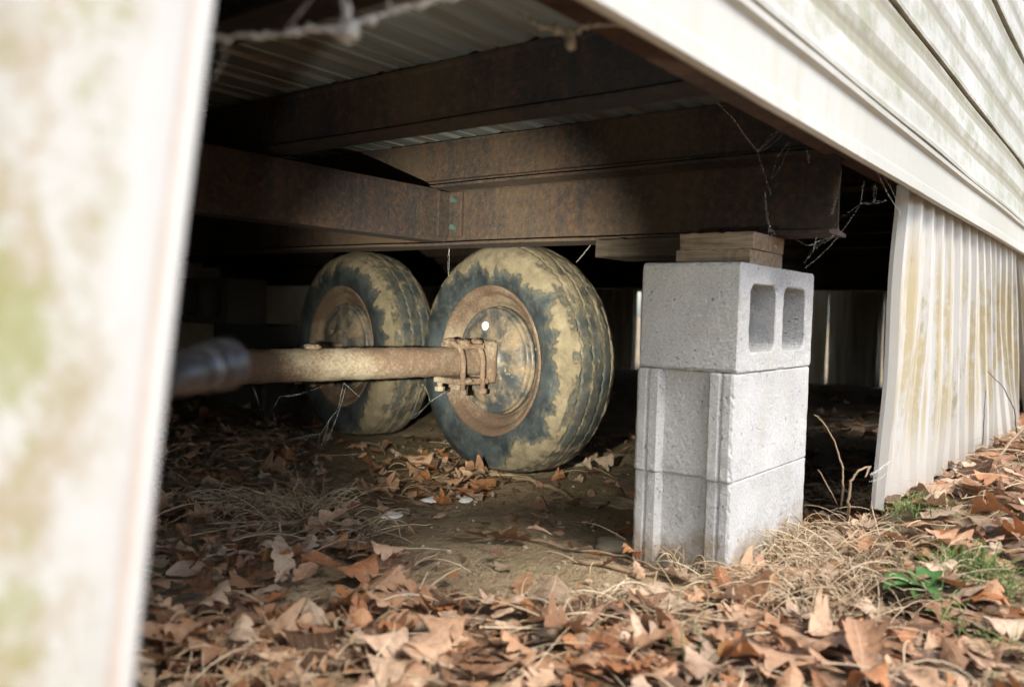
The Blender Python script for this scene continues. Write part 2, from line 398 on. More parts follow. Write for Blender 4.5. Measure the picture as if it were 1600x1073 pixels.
# siding boards: each with shallow ribs and an overlapping lower lip
seams = [ZB+.098, 1.01, 1.325, 1.64, 1.955, 2.27, 2.585, 2.9]
for q in range(len(seams)-1):
    z0, z1 = seams[q], seams[q+1]; nb = max(2, round((z1-z0)/.105)); pr = [(WY+T+.002, z0+.004), (WY-.007, z0+.002), (WY-.008, z0+.008)]; gv = [0., 0., .4]
    for b in range(nb):
        a0 = z0+.012+(z1-z0-.016)*b/nb; a1 = z0+.012+(z1-z0-.016)*(b+1)/nb; h_ = a1-a0
        pr += [(WY-.005, a0+h_*.06), (WY-.0035, a0+h_*.5), (WY-.0005, a0+h_*.62), (WY+.0005, a0+h_*.78), (WY-.002, a0+h_*.93)]; gv += [0., .05, .8, 1., .2]
    pr += [(WY+.002, z1-.002), (WY+T+.002, z1-.002)]
    gv += [.8, .8]
    prof_x('siding_board', pr, XL, XR, M_SIDING, nseg=60, wob=.006, seed=q+1., groove=gv)
prof_x('wall_core', [(WY+.03, .9), (WY+.03, 2.95), (WY+.13, 2.95), (WY+.13, .9)], XL, XR, M_DARK)
prof_x('rim_beam', [(WY+.022, .765), (WY+.1, .762), (WY+.103, .775), (WY+.04, .778), (WY+.04, .868), (WY+.1, .87), (WY+.1, .882), (WY+.022, .882)], XL, XR, M_RUST2, nseg=80, wob=.003)
# floor underside: ribbed galvanised sheets, ribs running along x
ZC = .886
y = WY+.045; si = 0
while y < YB:
    prof = []; y1 = min(y+.62, YB); k = 0; rib = .124
    while k*rib < y1-y-.01:
        a = y+k*rib
        prof += [(a, 0), (a+.052, 0), (a+.058, .010), (a+.064, 0), (a+.094, 0), (a+.101, .017), (a+.115, .017), (a+.122, 0)]; k += 1
    prof = [(p, z) for p, z in prof if p < y1+.004]
    m = MB(); zz = ZC + (si % 2)*.0035
    for x in (XL, XR):
        m.v += [(x, p, zz+z) for p, z in prof] + [(x, p, zz+z+.0022) for p, z in reversed(prof)]
    L = len(m.v)//2
    m.f = [(i, (i+1) % L, L+(i+1) % L, L+i) for i in range(L)]
    m.build('floor_sheet', M_GALV, home, origin=HO)
    y = y1-.02 if y1 < YB else YB; si += 1
prof_x('floor_deck', [(WY+.04, .915), (YB, .915), (YB, .96), (WY+.04, .96)], XL, XR, M_DARK)
def ibeam(cx, z0, z1, fw, tf=.009, tw=.006):
    h = fw/2
    return [(cx-h, z0), (cx+h, z0), (cx+h, z0+tf*.7), (cx+tw/2+.004, z0+tf*1.3), (cx+tw/2, z0+tf*1.7), (cx+tw/2, z1-tf*1.7), (cx+tw/2+.004, z1-tf*1.3), (cx+h, z1-tf*.7), (cx+h, z1), (cx-h, z1), (cx-h, z1-tf*.7), (cx-tw/2-.004, z1-tf*1.3), (cx-tw/2, z1-tf*1.7), (cx-tw/2, z0+tf*1.7), (cx-tw/2-.004, z0+tf*1.3), (cx-h, z0+tf*.7)]
def joist(cx, y0=WY+.105, y1=YB-.1):   # channel opening away, with lips
    prof_y('joist', [(cx-.03, .777), (cx+.03, .777), (cx+.03, .783), (cx-.008, .785), (cx-.012, .789), (cx-.012, .872), (cx-.008, .876), (cx+.02, .877), (cx+.02, .883), (cx-.022, .883), (cx-.022, .876), (cx-.018, .872), (cx-.018, .789), (cx-.022, .785), (cx-.03, .783)], y0, y1, M_RUST, nseg=90, wob=.0022, seed=cx)
for cx in (-.95, -.45, .06, .565, 1.065, 1.565, 2.07, 2.57, 3.1, 3.7, 4.3, 4.9, 5.5): joist(cx)
BX = 1.557
for cx in (BX, 4.4):
    prof_y('main_beam', ibeam(cx, .621, .770, .1), .462, YB-.2, M_RUST, nseg=150, wob=.0022, seed=cx)
prof_x('cross_member', [(1.487, .634), (1.487, .642), (1.43, .644), (1.427, .65), (1.427, .746), (1.43, .752), (1.48, .754), (1.48, .761), (1.415, .761), (1.412, .75), (1.412, .645), (1.415, .634)], XL+.2, BX-.006, M_RUST, nseg=80, wob=.003)
prof_x('cross_member', [(3.9, .634), (3.9, .642), (3.83, .644), (3.83, .752), (3.9, .754), (3.9, .761), (3.82, .761), (3.82, .634)], XL+.2, BX-.006, M_RUST, nseg=20, wob=.003)
# angle clip and bolts at the joint
m = MB(); m.box(1.543, 1.551, 1.36, 1.409, .645, .755); m.box(1.505, 1.549, 1.400, 1.4085, .645, .755); cl = m.build('angle_clip', M_RUST, home, origin=HO, bevel=.0015)
for zz in (.735, .668):
    m = MB(); M4 = Matrix.Translation((1.541, 1.383, zz))
    m.lathe([(-.008, 0.0001), (-.008, .008), (-.001, .0095), (.004, .0095)], 6, M4); m.build('bolt', M_BOLT, cl, origin=HO)
# enclosing skirt walls out of sight
m = MB(); m.box(XL-.03, XL, WY, YB, -.05, .9); m.build('end_skirt', M_SK_FAR, home, origin=HO)
m = MB(); m.box(XL, XR, YB, YB+.03, -.05, .9); m.build('rear_skirt', M_SK_FAR, home, origin=HO)
m = MB(); m.box(XR+.02, XR+.1, WY+.02, YB, .66, 2.95); m.build('long_wall', M_SIDING, home, origin=HO)

# ---- axle set, skewed a little
WROT = math.radians(-9.5)
nx = Vector((math.cos(WROT), math.sin(WROT), 0)); my = Vector((-math.sin(WROT), math.cos(WROT), 0))
WC = Vector(at(800, 560, 2.43)); WC.z = .322
TR = .336
def tyre_mesh(seed):
    prof = []
    side = [(-.082, .196), (-.088, .204), (-.094, .214), (-.099, .226), (-.103, .240), (-.105, .254), (-.105, .266), (-.103, .278), (-.0995, .289), (-.095, .299), (-.090, .308), (-.085, .315)]
    # densify the side
    for (a0, r0), (a1, r1) in zip(side[:-1], side[1:]):
        for q in range(4): prof.append((a0+(a1-a0)*q/4, r0+(r1-r0)*q/4))
    prof.append(side[-1])
    NTR = 70
    for q in range(1, NTR):
        a = -.085+.17*q/NTR; u = abs(a)/.085
        prof.append((a, TR - .021*u**3.2))
    prof += [(-a, r) for a, r in reversed(prof[:45])]
    n = 420; m = len(prof); V = np.zeros((n*m, 3)); mud = np.zeros(n*m); rad = np.zeros(n*m)
    phis = [0, 20, 45, 75, 95, 125, 150, 180, 205, 235, 265, 290, 315, 340, 360]
    rbs = [.272, .262, .268, .287, .292, .285, .262, .296, .326, .33, .326, .305, .288, .281, .272]
    tbs = [1.1, 1.1, .9, .55, .4, .45, .75, 1.0, .9, .9, .9, .9, .9, 1.0, 1.1]
    for k in range(n):
        th = 2*PI*k/n; cy, sz = math.cos(th), math.sin(th)
        ph = math.degrees(math.atan2(-cy, sz)) % 360
        ph2 = (ph + seed*13) % 360
        rb = np.interp(ph2, phis, rbs); tb = np.interp(ph2, phis, tbs)
        rb += .04*noise.fractal((cy*4.5+seed, sz*4.5, seed*3.3), .9, 2, 6) + .004*n3(cy*26, sz*26, seed)
        zig = .0028*(2*abs(((k*70/n) % 1)-.5)*2-1)
        for i, (a, r) in enumerate(prof):
            u = abs(a); dep = 0
            if u < .084 and r > .31:
                for g in (-.058, -.021, .021, .058):
                    dd = abs(a-g-zig)
                    if dd < .004: dep = max(dep, .0055*min(1, (.004-dd)/.0016))
                if u > .07 and (k*105/n) % 1 < .2: dep = max(dep, .002)
            if u >= .078 and .298 < r <= .318 and (k*105/n) % 1 < .2: dep = max(dep, .0015)
            if dep == 0 and r <= .29 and abs(r-.286) < .0013: dep = -.0012
            y0, z0 = r*cy, r*sz
            nz = noise.fractal((a*22+seed, y0*22, z0*22), 1, 2.1, 4)
            if r < .318 and u > .08:
                mv = .5 + (r-rb)*20 + .25*nz if a < 0 else .5+(r-.28)*20+.3*nz
            else:
                mv = tb*.72 + .3*nz + (.25 if dep > .003 else 0) + (.22 if u > .06 and ph2 > 60 and ph2 < 150 else 0)
            mv = max(0, min(1, mv))
            lump = .0028*sst(.4, .65, mv)*(1+.9*nz)
            d = -dep*(1-.55*sst(.5, .9, mv)) + lump
            if u > .08 and r < .315: V[k*m+i] = (a + (-d if a < 0 else d)*.8, (r+.2*d)*cy, (r+.2*d)*sz)
            else: V[k*m+i] = (a, (r+d)*cy, (r+d)*sz)
            mud[k*m+i] = mv; rad[k*m+i] = r
    # flatten where it stands
    flat = -WC.z - .004
    for i in range(n*m):
        if V[i, 2] < flat+.03:
            q = (flat+.03-V[i, 2]); V[i, 2] = flat+.03-q*.55; V[i, 0] *= 1+q*1.6
    idx = np.arange(n*m).reshape(n, m); nxt = np.roll(idx, -1, 0)
    faces = np.stack([idx[:, :-1], idx[:, 1:], nxt[:, 1:], nxt[:, :-1]], -1).reshape(-1, 4)
    me = bpy.data.meshes.new('tyre'); me.from_pydata(V.tolist(), [], faces.tolist())
    for nm, arr in (('mud', mud), ('rad', rad)):
        at_ = me.attributes.new(nm, 'FLOAT', 'POINT'); at_.data.foreach_set('value', arr)
    me.polygons.foreach_set('use_smooth', [True]*len(me.polygons)); me.materials.append(M_TYRE)
    bm = bmesh.new(); bm.from_mesh(me); bmesh.ops.recalc_face_normals(bm, faces=bm.faces); bm.to_mesh(me); bm.free()
    return me
def put(o, parent, loc):
    o.location = Vector(loc) - Vector(HO) if parent is home else loc
def wheel(center, seed, lab):
    m = MB()
    m.lathe([(-.078, .190), (-.088, .196), (-.095, .206), (-.096, .213), (-.092, .217), (-.087, .213), (-.089, .206), (-.083, .2), (-.073, .193), (-.066, .190), (-.061, .183), (-.058, .172), (-.050, .166), (-.040, .160), (-.034, .150), (-.03, .13), (.03, .12), (.04, .05), (.05, .03), (.05, .0001)], 96)
    m.lathe([(.05, .03), (.03, .13), (.04, .16), (.06, .19), (.088, .196), (.095, .206), (.096, .213), (.09, .217), (.083, .2), (.07, .19), (.02, .176), (-.03, .176), (-.066, .192)], 96)
    wh = m.build('wheel', M_RIMW, home, smooth=True); put(wh, home, center); wh.rotation_euler.z = WROT
    wh['label'] = lab
    ty = bpy.data.objects.new('tyre', tyre_mesh(seed)); COL.objects.link(ty); ty.parent = wh
    m = MB()
    m.lathe([(-.03, .150), (-.072, .1515), (-.078, .150), (-.081, .146), (-.079, .140), (-.077, .134), (-.083, .128), (-.088, .118), (-.091, .10), (-.094, .075), (-.096, .06), (-.105, .055), (-.110, .045), (-.112, .0001)], 80)
    m.lathe([(-.066, .1512), (-.064, .155), (-.058, .156), (-.054, .155), (-.052, .151)], 80)
    dr = m.build('brake_drum', M_DRUM, wh, smooth=True)
    pm = MB()
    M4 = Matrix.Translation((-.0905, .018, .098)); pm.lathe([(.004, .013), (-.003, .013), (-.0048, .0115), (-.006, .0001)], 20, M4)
    if seed == 0: pm.build('glint_disc', M_GLINT, wh, smooth=True)  # white disc stands in for the flashlight's glint on the hub
    bm_ = MB()
    for q in range(4):
        a = PI/4+q*PI/2; bm_ = MB(); M4 = Matrix.Translation((-.1, .043*math.cos(a)*1.6, .043*math.sin(a)*1.6))
        bm_.lathe([(.006, .009), (-.006, .009), (-.008, .0075), (-.008, .0001)], 6, M4); bm_.build('bolt', M_DRUM, wh)
    return wh
w1 = wheel(WC, 0.0, 'mud-caked wheel nearest the concrete block pier')
WC2 = WC + my*.80; WC2.z = .322
w2 = wheel(WC2, 2.0, 'shadowed muddy wheel farther under the home')
def axle(center, seed):
    m = MB(); pts = []; rd = []
    N = 300; Lx = 2.35
    for i in range(N+1):
        s = -.10-(Lx-.10)*i/N; pts.append(Vector((s, 0, 0))); rd.append(.0405-.003*i/N)
    b = len(m.v); n = 28
    for i, p in enumerate(pts):
        for k in range(n):
            a = 2*PI*k/n; r = rd[i] + .0024*noise.fractal((p.x*30+seed, math.cos(a)*1.6, math.sin(a)*1.6), .8, 2, 5)
            m.v.append((p.x, r*math.cos(a), r*math.sin(a)))
    for i in range(N):
        for k in range(n): m.f.append((b+i*n+k, b+i*n+(k+1) % n, b+(i+1)*n+(k+1) % n, b+(i+1)*n+k))
    ax = m.build('axle', M_AXLE, home, smooth=True); put(ax, home, center); ax.rotation_euler.z = WROT
    # spring seat: saddle plates, U-bolts and nuts, crusted
    m = MB(); m.box(-.245, -.135, -.055, .055, -.060, -.044); m.build('spring_seat', M_AXLE, ax, bevel=.003)
    m = MB(); m.box(-.225, -.15, -.05, .05, .037, .049); m.build('top_plate', M_AXLE, ax, bevel=.003)
    for s in (-.225, -.155):
        m = MB(); arc = [(s, .05*math.cos(t), .05*math.sin(t)) for t in np.linspace(0, PI, 11)]
        m.tube([(s, .05, -.085)] + arc + [(s, -.05, -.085)], .008, 8); m.build('u_bolt', M_AXLE, ax, smooth=True)
        for sy in (-.05, .05):
            m = MB(); m.lathe([(0, .0001), (0, .014), (.012, .014), (.012, .0001)], 6, Matrix.Translation((s, sy, -.073)) @ Matrix.Rotation(PI/2, 4, 'Y')); m.build('nut', M_AXLE, ax)
    m = MB(); m.box(-.135, -.105, -.06, .06, -.06, .06); m.build('flange_plate', M_AXLE, ax, bevel=.012)
    # crust of dried mud on top
    m = MB(); rr = random.Random(seed+3)
    def lump(c, r):
        b = len(m.v); bm = bmesh.new(); bmesh.ops.create_icosphere(bm, subdivisions=2, radius=1)
        for v in bm.verts:
            q = 1+.45*n3(v.co.x*1.7+c[0]*40, v.co.y*1.7, v.co.z*1.7)
            m.v.append((c[0]+v.co.x*r*q*1.3, c[1]+v.co.y*r*q, c[2]+v.co.z*r*q*.7))
        m.f.extend(tuple(b+v.index for v in f.verts) for f in bm.faces); bm.free()
    for q in range(9): lump((-.13-rr.random()*.12, rr.uniform(-.04, .03), .045+rr.random()*.012), rr.uniform(.008, .018))
    for q in range(5): lump((-.62-rr.random()*.06, rr.uniform(-.02, .02), .043), rr.uniform(.005, .011))
    for q in range(5): lump((-.14-rr.random()*.1, -.045+rr.uniform(-.01, .01), -.05), rr.uniform(.007, .013))
    o = m.build('mud_crust', M_AXLE, ax, smooth=True); o['kind'] = 'stuff'
axle(WC, 0.0); axle(WC2 - Vector((0, 0, .05)), 5.0)

# ------------------------------------------------------------------ skirting panels
def skirt(name, corners, nrib, mat, label, group, fold=True, wav=.012, axis_n=(0, -1, 0), rows=14, foldside=.02, seed=0, lipdark=None):
    """corners: top-left, top-right, bottom-left, bottom-right; ribs run top to bottom"""
    tl, tr, bl, br = [Vector(c) for c in corners]; N = Vector(axis_n)
    us = []; 
    for r_ in range(nrib):
        for du, dn in ((0, 0), (.50, 0), (.58, 1), (.72, 1), (.80, 0), (.88, .35), (.94, 0)): us.append(((r_+du)/nrib, dn*wav))
    us.append((1, 0))
    base = (bl+br)/2
    o = empty(name, base, label, 'skirting', group); o['kind'] = 'thing'
    m = MB(); th = .0022
    def P(u, v, off):
        p = (tl*(1-u)+tr*u)*(1-v) + (bl*(1-u)+br*u)*v
        p = p + N*(off + .006*n3(u*5+seed, v*2.5, seed, 1) + .03*v*n3(u*6+seed, v*1.5, 4, 1))
        return p
    m.grid(len(us), rows, lambda i, j: P(us[i][0], j/(rows-1), us[i][1]))
    ob = m.build('ribbed_metal', mat, o, origin=base, recalc=False)
    for nm, vals in (('pu', [us[i // rows][0] for i in range(len(us)*rows)]), ('pv', [(i % rows)/(rows-1) for i in range(len(us)*rows)])): ob.data.attributes.new(nm, 'FLOAT', 'POINT').data.foreach_set('value', vals)
    sd = ob.modifiers.new('thick', 'SOLIDIFY'); sd.thickness = th; sd.offset = 0
    if fold:
        m = MB(); inw = -N
        dx = (tr-tl).normalized()
        m.grid(5, rows, lambda i, j: P(0, j/(rows-1), 0) + [Vector(), dx*-.012+N*.004, dx*-.014+inw*.012, dx*-.012+inw*foldside, dx*.012+inw*(foldside+.004)][i])
        fb = m.build('edge_fold', mat, o, origin=base, recalc=False); sd = fb.modifiers.new('thick', 'SOLIDIFY'); sd.thickness = th; sd.offset = 0
    return o, P
# near panel at the left edge of the picture
pt = hit(338, 0, 1, WY-.004); pb = hit(205, 1073, 1, WY-.004); sx = (pt[0]-pb[0])/(pt[2]-pb[2])
xt = pt[0]+(.735-pt[2])*sx; xb = pb[0]+(.0-pb[2])*sx
near = empty('skirting_sheet', (.0, WY, 0), 'blurred white skirting panel with olive mildew blotches, closest to the viewer', 'skirting', 'loose skirting panels at the opening')
near['kind'] = 'thing'
m = MB(); rows = 24
prs = [(-.62, 0), (-.5, 0), (-.49, .012), (-.46, .012), (-.45, 0), (-.33, 0), (-.32, .012), (-.29, .012), (-.28, 0), (-.16, 0), (-.15, .012), (-.12, .012), (-.11, 0), (-.075, 0), (-.05, .001), (-.03, 0), (-.016, 0), (-.013, -.0015), (-.010, -.0015), (-.007, 0), (-.003, .0005), (0, -.003), (.002, -.010), (-.002, -.016), (-.012, -.018)]
def np_(i, j):
    v = j/(rows-1); x0 = xt+(xb-xt)*v; z = .735-.735*v
    return (x0+prs[i][0], WY-.004-prs[i][1]+.004*n3(prs[i][0]*6, z*3, 2), z+(gh(x0, WY)-.01)*v)
m.grid(len(prs), rows, np_)
o = m.build('ribbed_metal', M_SK_NEAR, near, origin=(0, WY, 0), recalc=False, smooth=True); at_ = o.data.attributes.new('groove', 'FLOAT', 'POINT'); at_.data.foreach_set('value', [1. if -.0145 < prs[i // rows][0] < -.009 else 0. for i in range(len(prs)*rows)]); sd = o.modifiers.new('t', 'SOLIDIFY'); sd.thickness = .0022; sd.offset = 0
# right panel leaning under the trim
PY = WY+.035
TLp = hit(1420, 298, 1, PY); TRp = hit(1582, 394, 1, PY); BLp = hit(1381, 795, 1, PY+.012); BRp = hit(1592, 652, 1, PY)
sl_ = (TLp[0]-BLp[0])/(TLp[2]-BLp[2]); sr_ = (TRp[0]-BRp[0])/(TRp[2]-BRp[2])
o, PF = skirt('skirting_sheet', [(TLp[0]+(.75-TLp[2])*sl_, PY, .75), (TRp[0]+(.75-TRp[2])*sr_, PY, .75), tuple(BLp), (BRp[0]-.02*sr_, PY, BRp[2]-.03)], 14, M_SK_SIDE, 'buckled white ribbed skirting panel streaked with brown mildew, right of the block pier', 'loose skirting panels at the opening', wav=.012, foldside=.02, seed=1)
for q, (ua, ub, yo) in enumerate(((1367, 1385, .03), (1378, 1398, .02))):
    a_, b_ = hit(1412+q*3, 440, 1, PY+yo), hit(1417+q*3, 440, 1, PY+yo); c_, d_ = hit(ua, 765+q*14, 1, PY+yo), hit(ub, 770+q*16, 1, PY+yo)
    m = MB(); m.grid(3, 9, lambda i, j: tuple((Vector(a_).lerp(Vector(b_), i/2)).lerp(Vector(c_).lerp(Vector(d_), i/2), j/8) + Vector((0, .004 if i == 1 else 0, 0))))
    ed = m.build('bent_edge_strip', M_EDGE, o, origin=o.location, recalc=False); sd = ed.modifiers.new('t', 'SOLIDIFY'); sd.thickness = .002
# perforated vent strips down two ribs
for ru in (.05, .122):
    m = MB()
    for q in range(46):
        v = .06+q*.0195; p = PF(ru, v, .0045); p2 = PF(ru+.006, v+.010, .0045)
        m.tube([p, p2], .0013, 4)
    vs = m.build('vent_strip', M_VENT, o, origin=o.location, recalc=True); vs['kind'] = 'stuff'
skirt('skirting_sheet', [(TRp[0]+.2, WY+.05, .75), (4.75, WY+.04, .75), (BRp[0]+.45, WY+.045, .06), (4.80, WY+.02, .06)], 12, M_SK_SIDE, 'white skirting panel past the gap at the far end of the wall', 'loose skirting panels at the opening', seed=2)
skirt('skirting_sheet', [(4.77, WY+.04, .75), (6.22, WY+.04, .75), (4.82, WY+.02, .08), (6.22, WY+.02, .08)], 12, M_SK_SIDE, 'last white skirting panel before the corner of the home', 'loose skirting panels at the opening', seed=3)
# far side skirting, dark, with slivers of daylight between sheets
rs = random.Random(4)
FY = lambda u: float(hit(u, 520, 0, XR)[1])
seams_f = [(.42, FY(1380)), (FY(1380), FY(1293)), (FY(1293), FY(1000)), (FY(994), FY(800)), (FY(795), FY(640)), (FY(636), FY(480)), (FY(476), YB)]
names = ['dim ribbed skirting sheet on the far side, hidden partly by the ribbed panel', 'dim ribbed skirting sheet on the far side, midway between pier and ribbed panel', 'dim ribbed skirting sheet on the far side, just behind the block pier', 'dim ribbed skirting sheet on the far side, behind the near wheel', 'dim ribbed skirting sheet on the far side, between the two wheels', 'dim ribbed skirting sheet on the far side, behind the shadowed wheel', 'dim ribbed skirting sheet in the far corner']
for k, (ya, yb_) in enumerate(seams_f):
    skirt('skirting_sheet', [(XR, yb_, .68), (XR, ya, .68), (XR+.01+.02*(k % 2), yb_-.008, -.02), (XR+.01+.02*(k % 2), ya+.012, -.02+rs.random()*.04)], max(3, round((yb_-ya)/.1)), M_SK_FAR, names[k], 'skirting sheets on the far side', fold=False, axis_n=(-1, 0, 0), seed=10+k)

# ------------------------------------------------------------------ concrete blocks
def block_mesh(flanged, seed):
    """cross-section L x W in (x, y) extruded in z by H; two rounded cores"""
    L, W, H = .39, .192, .19
    out = []
    def seg(a, b, step=.006):
        n = max(1, int(math.hypot(b[0]-a[0], b[1]-a[1])/step))
        return [(a[0]+(b[0]-a[0])*i/n, a[1]+(b[1]-a[1])*i/n) for i in range(n)]
    if flanged:
        end = [(0, 0), (0, .020), (.0035, .022), (.0035, .026), (0, .029), (0, .045), (.015, .053), (.015, W-.053), (0, W-.045), (0, W-.029), (.0035, W-.026), (.0035, W-.022), (0, W-.020), (0, W)]
    else:
        end = [(0, 0), (0, W)]
    poly = [(x, y) for x, y in end] + [(L-x, y) for x, y in reversed(end)]
    for i in range(len(poly)): out += seg(poly[i], poly[(i+1) % len(poly)])
    def core(cx, cy, w, h, r=.02):
        pts = []
        for q, (sx_, sy_) in enumerate(((1, 1), (-1, 1), (-1, -1), (1, -1))):
            for t in np.linspace(0, PI/2, 6):
                a = q*PI/2+t; pts.append((cx+sx_*(w/2-r)+r*math.cos(a), cy+sy_*(h/2-r)+r*math.sin(a)))
        o_ = []
        for i in range(len(pts)): o_ += seg(pts[i], pts[(i+1) % len(pts)], .007)
        return o_
    loops = [out, core(L*.285, W/2, .128, .122), core(L*.715, W/2, .128, .122)]
    bm = bmesh.new(); NZ = 22
    zs = [0, .0025] + [H*i/NZ for i in range(1, NZ)] + [H-.0025, H]
    caps = {0: [], len(zs)-1: []}
    for li, lp in enumerate(loops):
        rings = []
        for zi, z in enumerate(zs):
            ring = []
            for (x, y) in lp:
                edge = min(z, H-z)
                nzv = noise.fractal((x*30+seed, y*30, z*30), 1, 2, 4)
                cx, cy = (L/2, W/2) if li == 0 else ((L*.285 if li == 1 else L*.715), W/2)
                dx, dy = x-cx, y-cy
                l_ = math.hypot(dx, dy)
                cor = (.0018+.006*max(0, nzv)) if edge < .001 else 0
                d = .0007*nzv + .0006*n3(x*160, y*160, z*160+seed)
                cr = 0
                if li == 0:   # chip the upright arrises
                    ex = min(x, L-x); ey = min(y, W-y)
                    if ex < .003 and ey < .003: cr = .002+.005*max(0, n3(z*45, seed, x*9+y*9)+.5*n3(z*140, seed, 3))
                sg = -1 if li == 0 else 1
                # move inwards to the solid
                nxv, nyv = (math.copysign(1, dx) if min(x, L-x) < .02 and li == 0 else 0), (math.copysign(1, dy) if min(y, W-y) < .004 and li == 0 else 0)
                if li: nxv, nyv = dx/l_, dy/l_
                mv = sg*(cor + cr) + d
                if li and (.45 < z/H < .55): mv -= .0025*(1-abs(z/H-.5)/.05)
                ring.append(bm.verts.new((x+nxv*mv, y+nyv*mv, z + (d*.8 if edge < .001 else 0))))
            rings.append(ring)
        for a, b in zip(rings[:-1], rings[1:]):
            n = len(a)
            for i in range(n): bm.faces.new((a[i], a[(i+1) % n], b[(i+1) % n], b[i]))
        caps[0].append(rings[0]); caps[len(zs)-1].append(rings[-1])
    bm.edges.ensure_lookup_table()
    for c in caps.values():
        es = [bm.edges.get((r[i], r[(i+1) % len(r)])) for r in c for i in range(len(r))]
        bmesh.ops.triangle_fill(bm, edges=es, use_beauty=True, use_dissolve=False)
    bmesh.ops.recalc_face_normals(bm, faces=bm.faces)
    me = bpy.data.meshes.new('concrete_block'); bm.to_mesh(me); bm.free(); me.materials.append(M_CONC)
    me.polygons.foreach_set('use_smooth', [False]*len(me.polygons))
    return me
bmF, bmP, bmF2 = block_mesh(True, 1.), block_mesh(False, 7.), block_mesh(True, 15.)
def block(me, loc, rot, label, group, mat=None):
    if mat: me = me.copy(); me.materials[0] = mat
    o = bpy.data.objects.new('concrete_block', me); COL.objects.link(o); o.location = loc; o.rotation_euler = rot
    return tag(o, label, 'concrete block', group)
X0, Y0 = 1.366, .5644
PG = 'concrete blocks of the front pier'
block(bmF2, (X0+.001, Y0+.001, -.012), (0, 0, .001), 'bottom grey concrete block of the front pier, standing in leaves', PG)
block(bmF, (X0-.003, Y0+.001, .1785), (0, 0, -.003), 'middle grey concrete block of the front pier, ribbed end showing', PG)
# top block lies with its hollow cores facing out through the wall
block(bmP, (X0-.002, Y0+.188, .3695), (PI/2, 0, .004), 'top grey concrete block of the front pier, two open cores facing out', PG)
# pier far back on the left, cores facing in
PB = 'concrete blocks of the back pier'
bp = at(372, 600, 3.7)
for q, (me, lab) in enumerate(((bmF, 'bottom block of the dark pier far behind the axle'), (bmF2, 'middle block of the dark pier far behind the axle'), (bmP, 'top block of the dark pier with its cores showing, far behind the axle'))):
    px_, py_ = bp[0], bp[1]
    if q < 2: block(me, (px_+.19, py_-.19, -.01+q*.191), (0, 0, PI/2), lab, PB, M_CONC_SHADE)
    else: block(me, (px_, py_+.19, .373), (PI/2, 0, -PI/2), lab, PB, M_CONC_SHADE)
# wooden shims on top of the front pier
def plank(x0, x1, y0, y1, z0, z1, label, rz=0, mat=M_WOOD):
    c = ((x0+x1)/2, (y0+y1)/2, z0); m = MB(); rr = random.Random(int(x0*1000+z0*977))
    ny = 14; pr = [(x0, z0), (x1, z0), (x1, z1), (x0, z1)]
    for i in range(ny+1):
        y = y0+(y1-y0)*i/ny
        for x, z in pr: m.v.append((x+rr.gauss(0, .0005), y+rr.gauss(0, .0008), z+(rr.gauss(0, .0006))))
    for i in range(ny):
        for j in range(4): m.f.append((i*4+j, i*4+(j+1) % 4, (i+1)*4+(j+1) % 4, (i+1)*4+j))
    m.f += [(0, 1, 2, 3), (ny*4+3, ny*4+2, ny*4+1, ny*4)]
    o = m.build('wood_shim', mat, origin=c, bevel=.0016); o.rotation_euler.z = rz
    return tag(o, label, 'wood shim', 'wooden shims under the main beam')
plank(1.425, 1.588, .572, .716, .5602, .5888, 'lower pale wooden shim lying on the top concrete block')
plank(1.427, 1.586, .569, .712, .5893, .6197, 'upper pale wooden shim wedged under the beam end', .01)
plank(1.48, 1.61, .725, .93, .583, .6195, 'dark plank under the beam behind the pale shims', -.01, mat=M_WOODD)

# ------------------------------------------------------------------ flashlight hanging behind the near panel
fl_tip = Vector(at(352, 568, .62)); fl_aim = Vector(at(770, 470, 2.4)); fd = (fl_aim-fl_tip).normalized()
fq = fd.to_track_quat('X', 'Z'); FM = Matrix.Translation(fl_tip) @ fq.to_matrix().to_4x4()
flo = fl_tip - fd*.09
fl = empty('flashlight', flo, 'small black metal flashlight pointed at the near wheel, lit', 'flashlight')
def fpart(prof, name, mat, n=40):
    m = MB(); m.lathe([(a*1.05, rr_*1.0) for a, rr_ in prof], n, FM); return m.build(name, mat, fl, smooth=True, origin=flo)
fpart([(-.175, .0001), (-.175, .011), (-.172, .0125), (-.15, .0125), (-.148, .0135), (-.12, .0135), (-.118, .0125), (-.07, .0125), (-.066, .0140), (-.05, .0140), (-.047, .0128), (-.044, .0128)], 'body', M_BLACK)
fpart([(-.046, .0128), (-.040, .0155), (-.034, .0165), (-.030, .0165), (-.028, .0155), (-.024, .0155), (-.022, .0172), (-.012, .0182), (-.010, .0172), (-.007, .0172), (-.005, .0188), (0, .0188), (.0008, .0178), (-.004, .0165), (-.016, .006)], 'head', M_BLACK)
for a_, q_ in ((-.0385, .0166), (-.0585, .0143), (-.0025, .0191), (-.013, .0184)): fpart([(a_-.0015, q_-.0008), (a_, q_), (a_+.0015, q_-.0008)], 'worn_ring', M_CHROME)
n = NT('led_lens', .2); n.col((.9, .95, .85)); n.set('Emission Color', (.95, 1, .82, 1)); n.set('Emission Strength', 40.)
fpart([(-.0155, .0001), (-.0155, .0062)], 'emitter', n.m)
m = MB(); hp = fl_tip - fd*.13
m.tube([hp+Vector((0, 0, -.014)), hp+Vector((.012, .006, 0)), hp+Vector((0, 0, .016)), Vector((hp.x, hp.y, .70)), Vector((hp.x, hp.y, ZC))], .002, 6); m.build('hanging_wire', M_BLACK, fl, origin=flo)
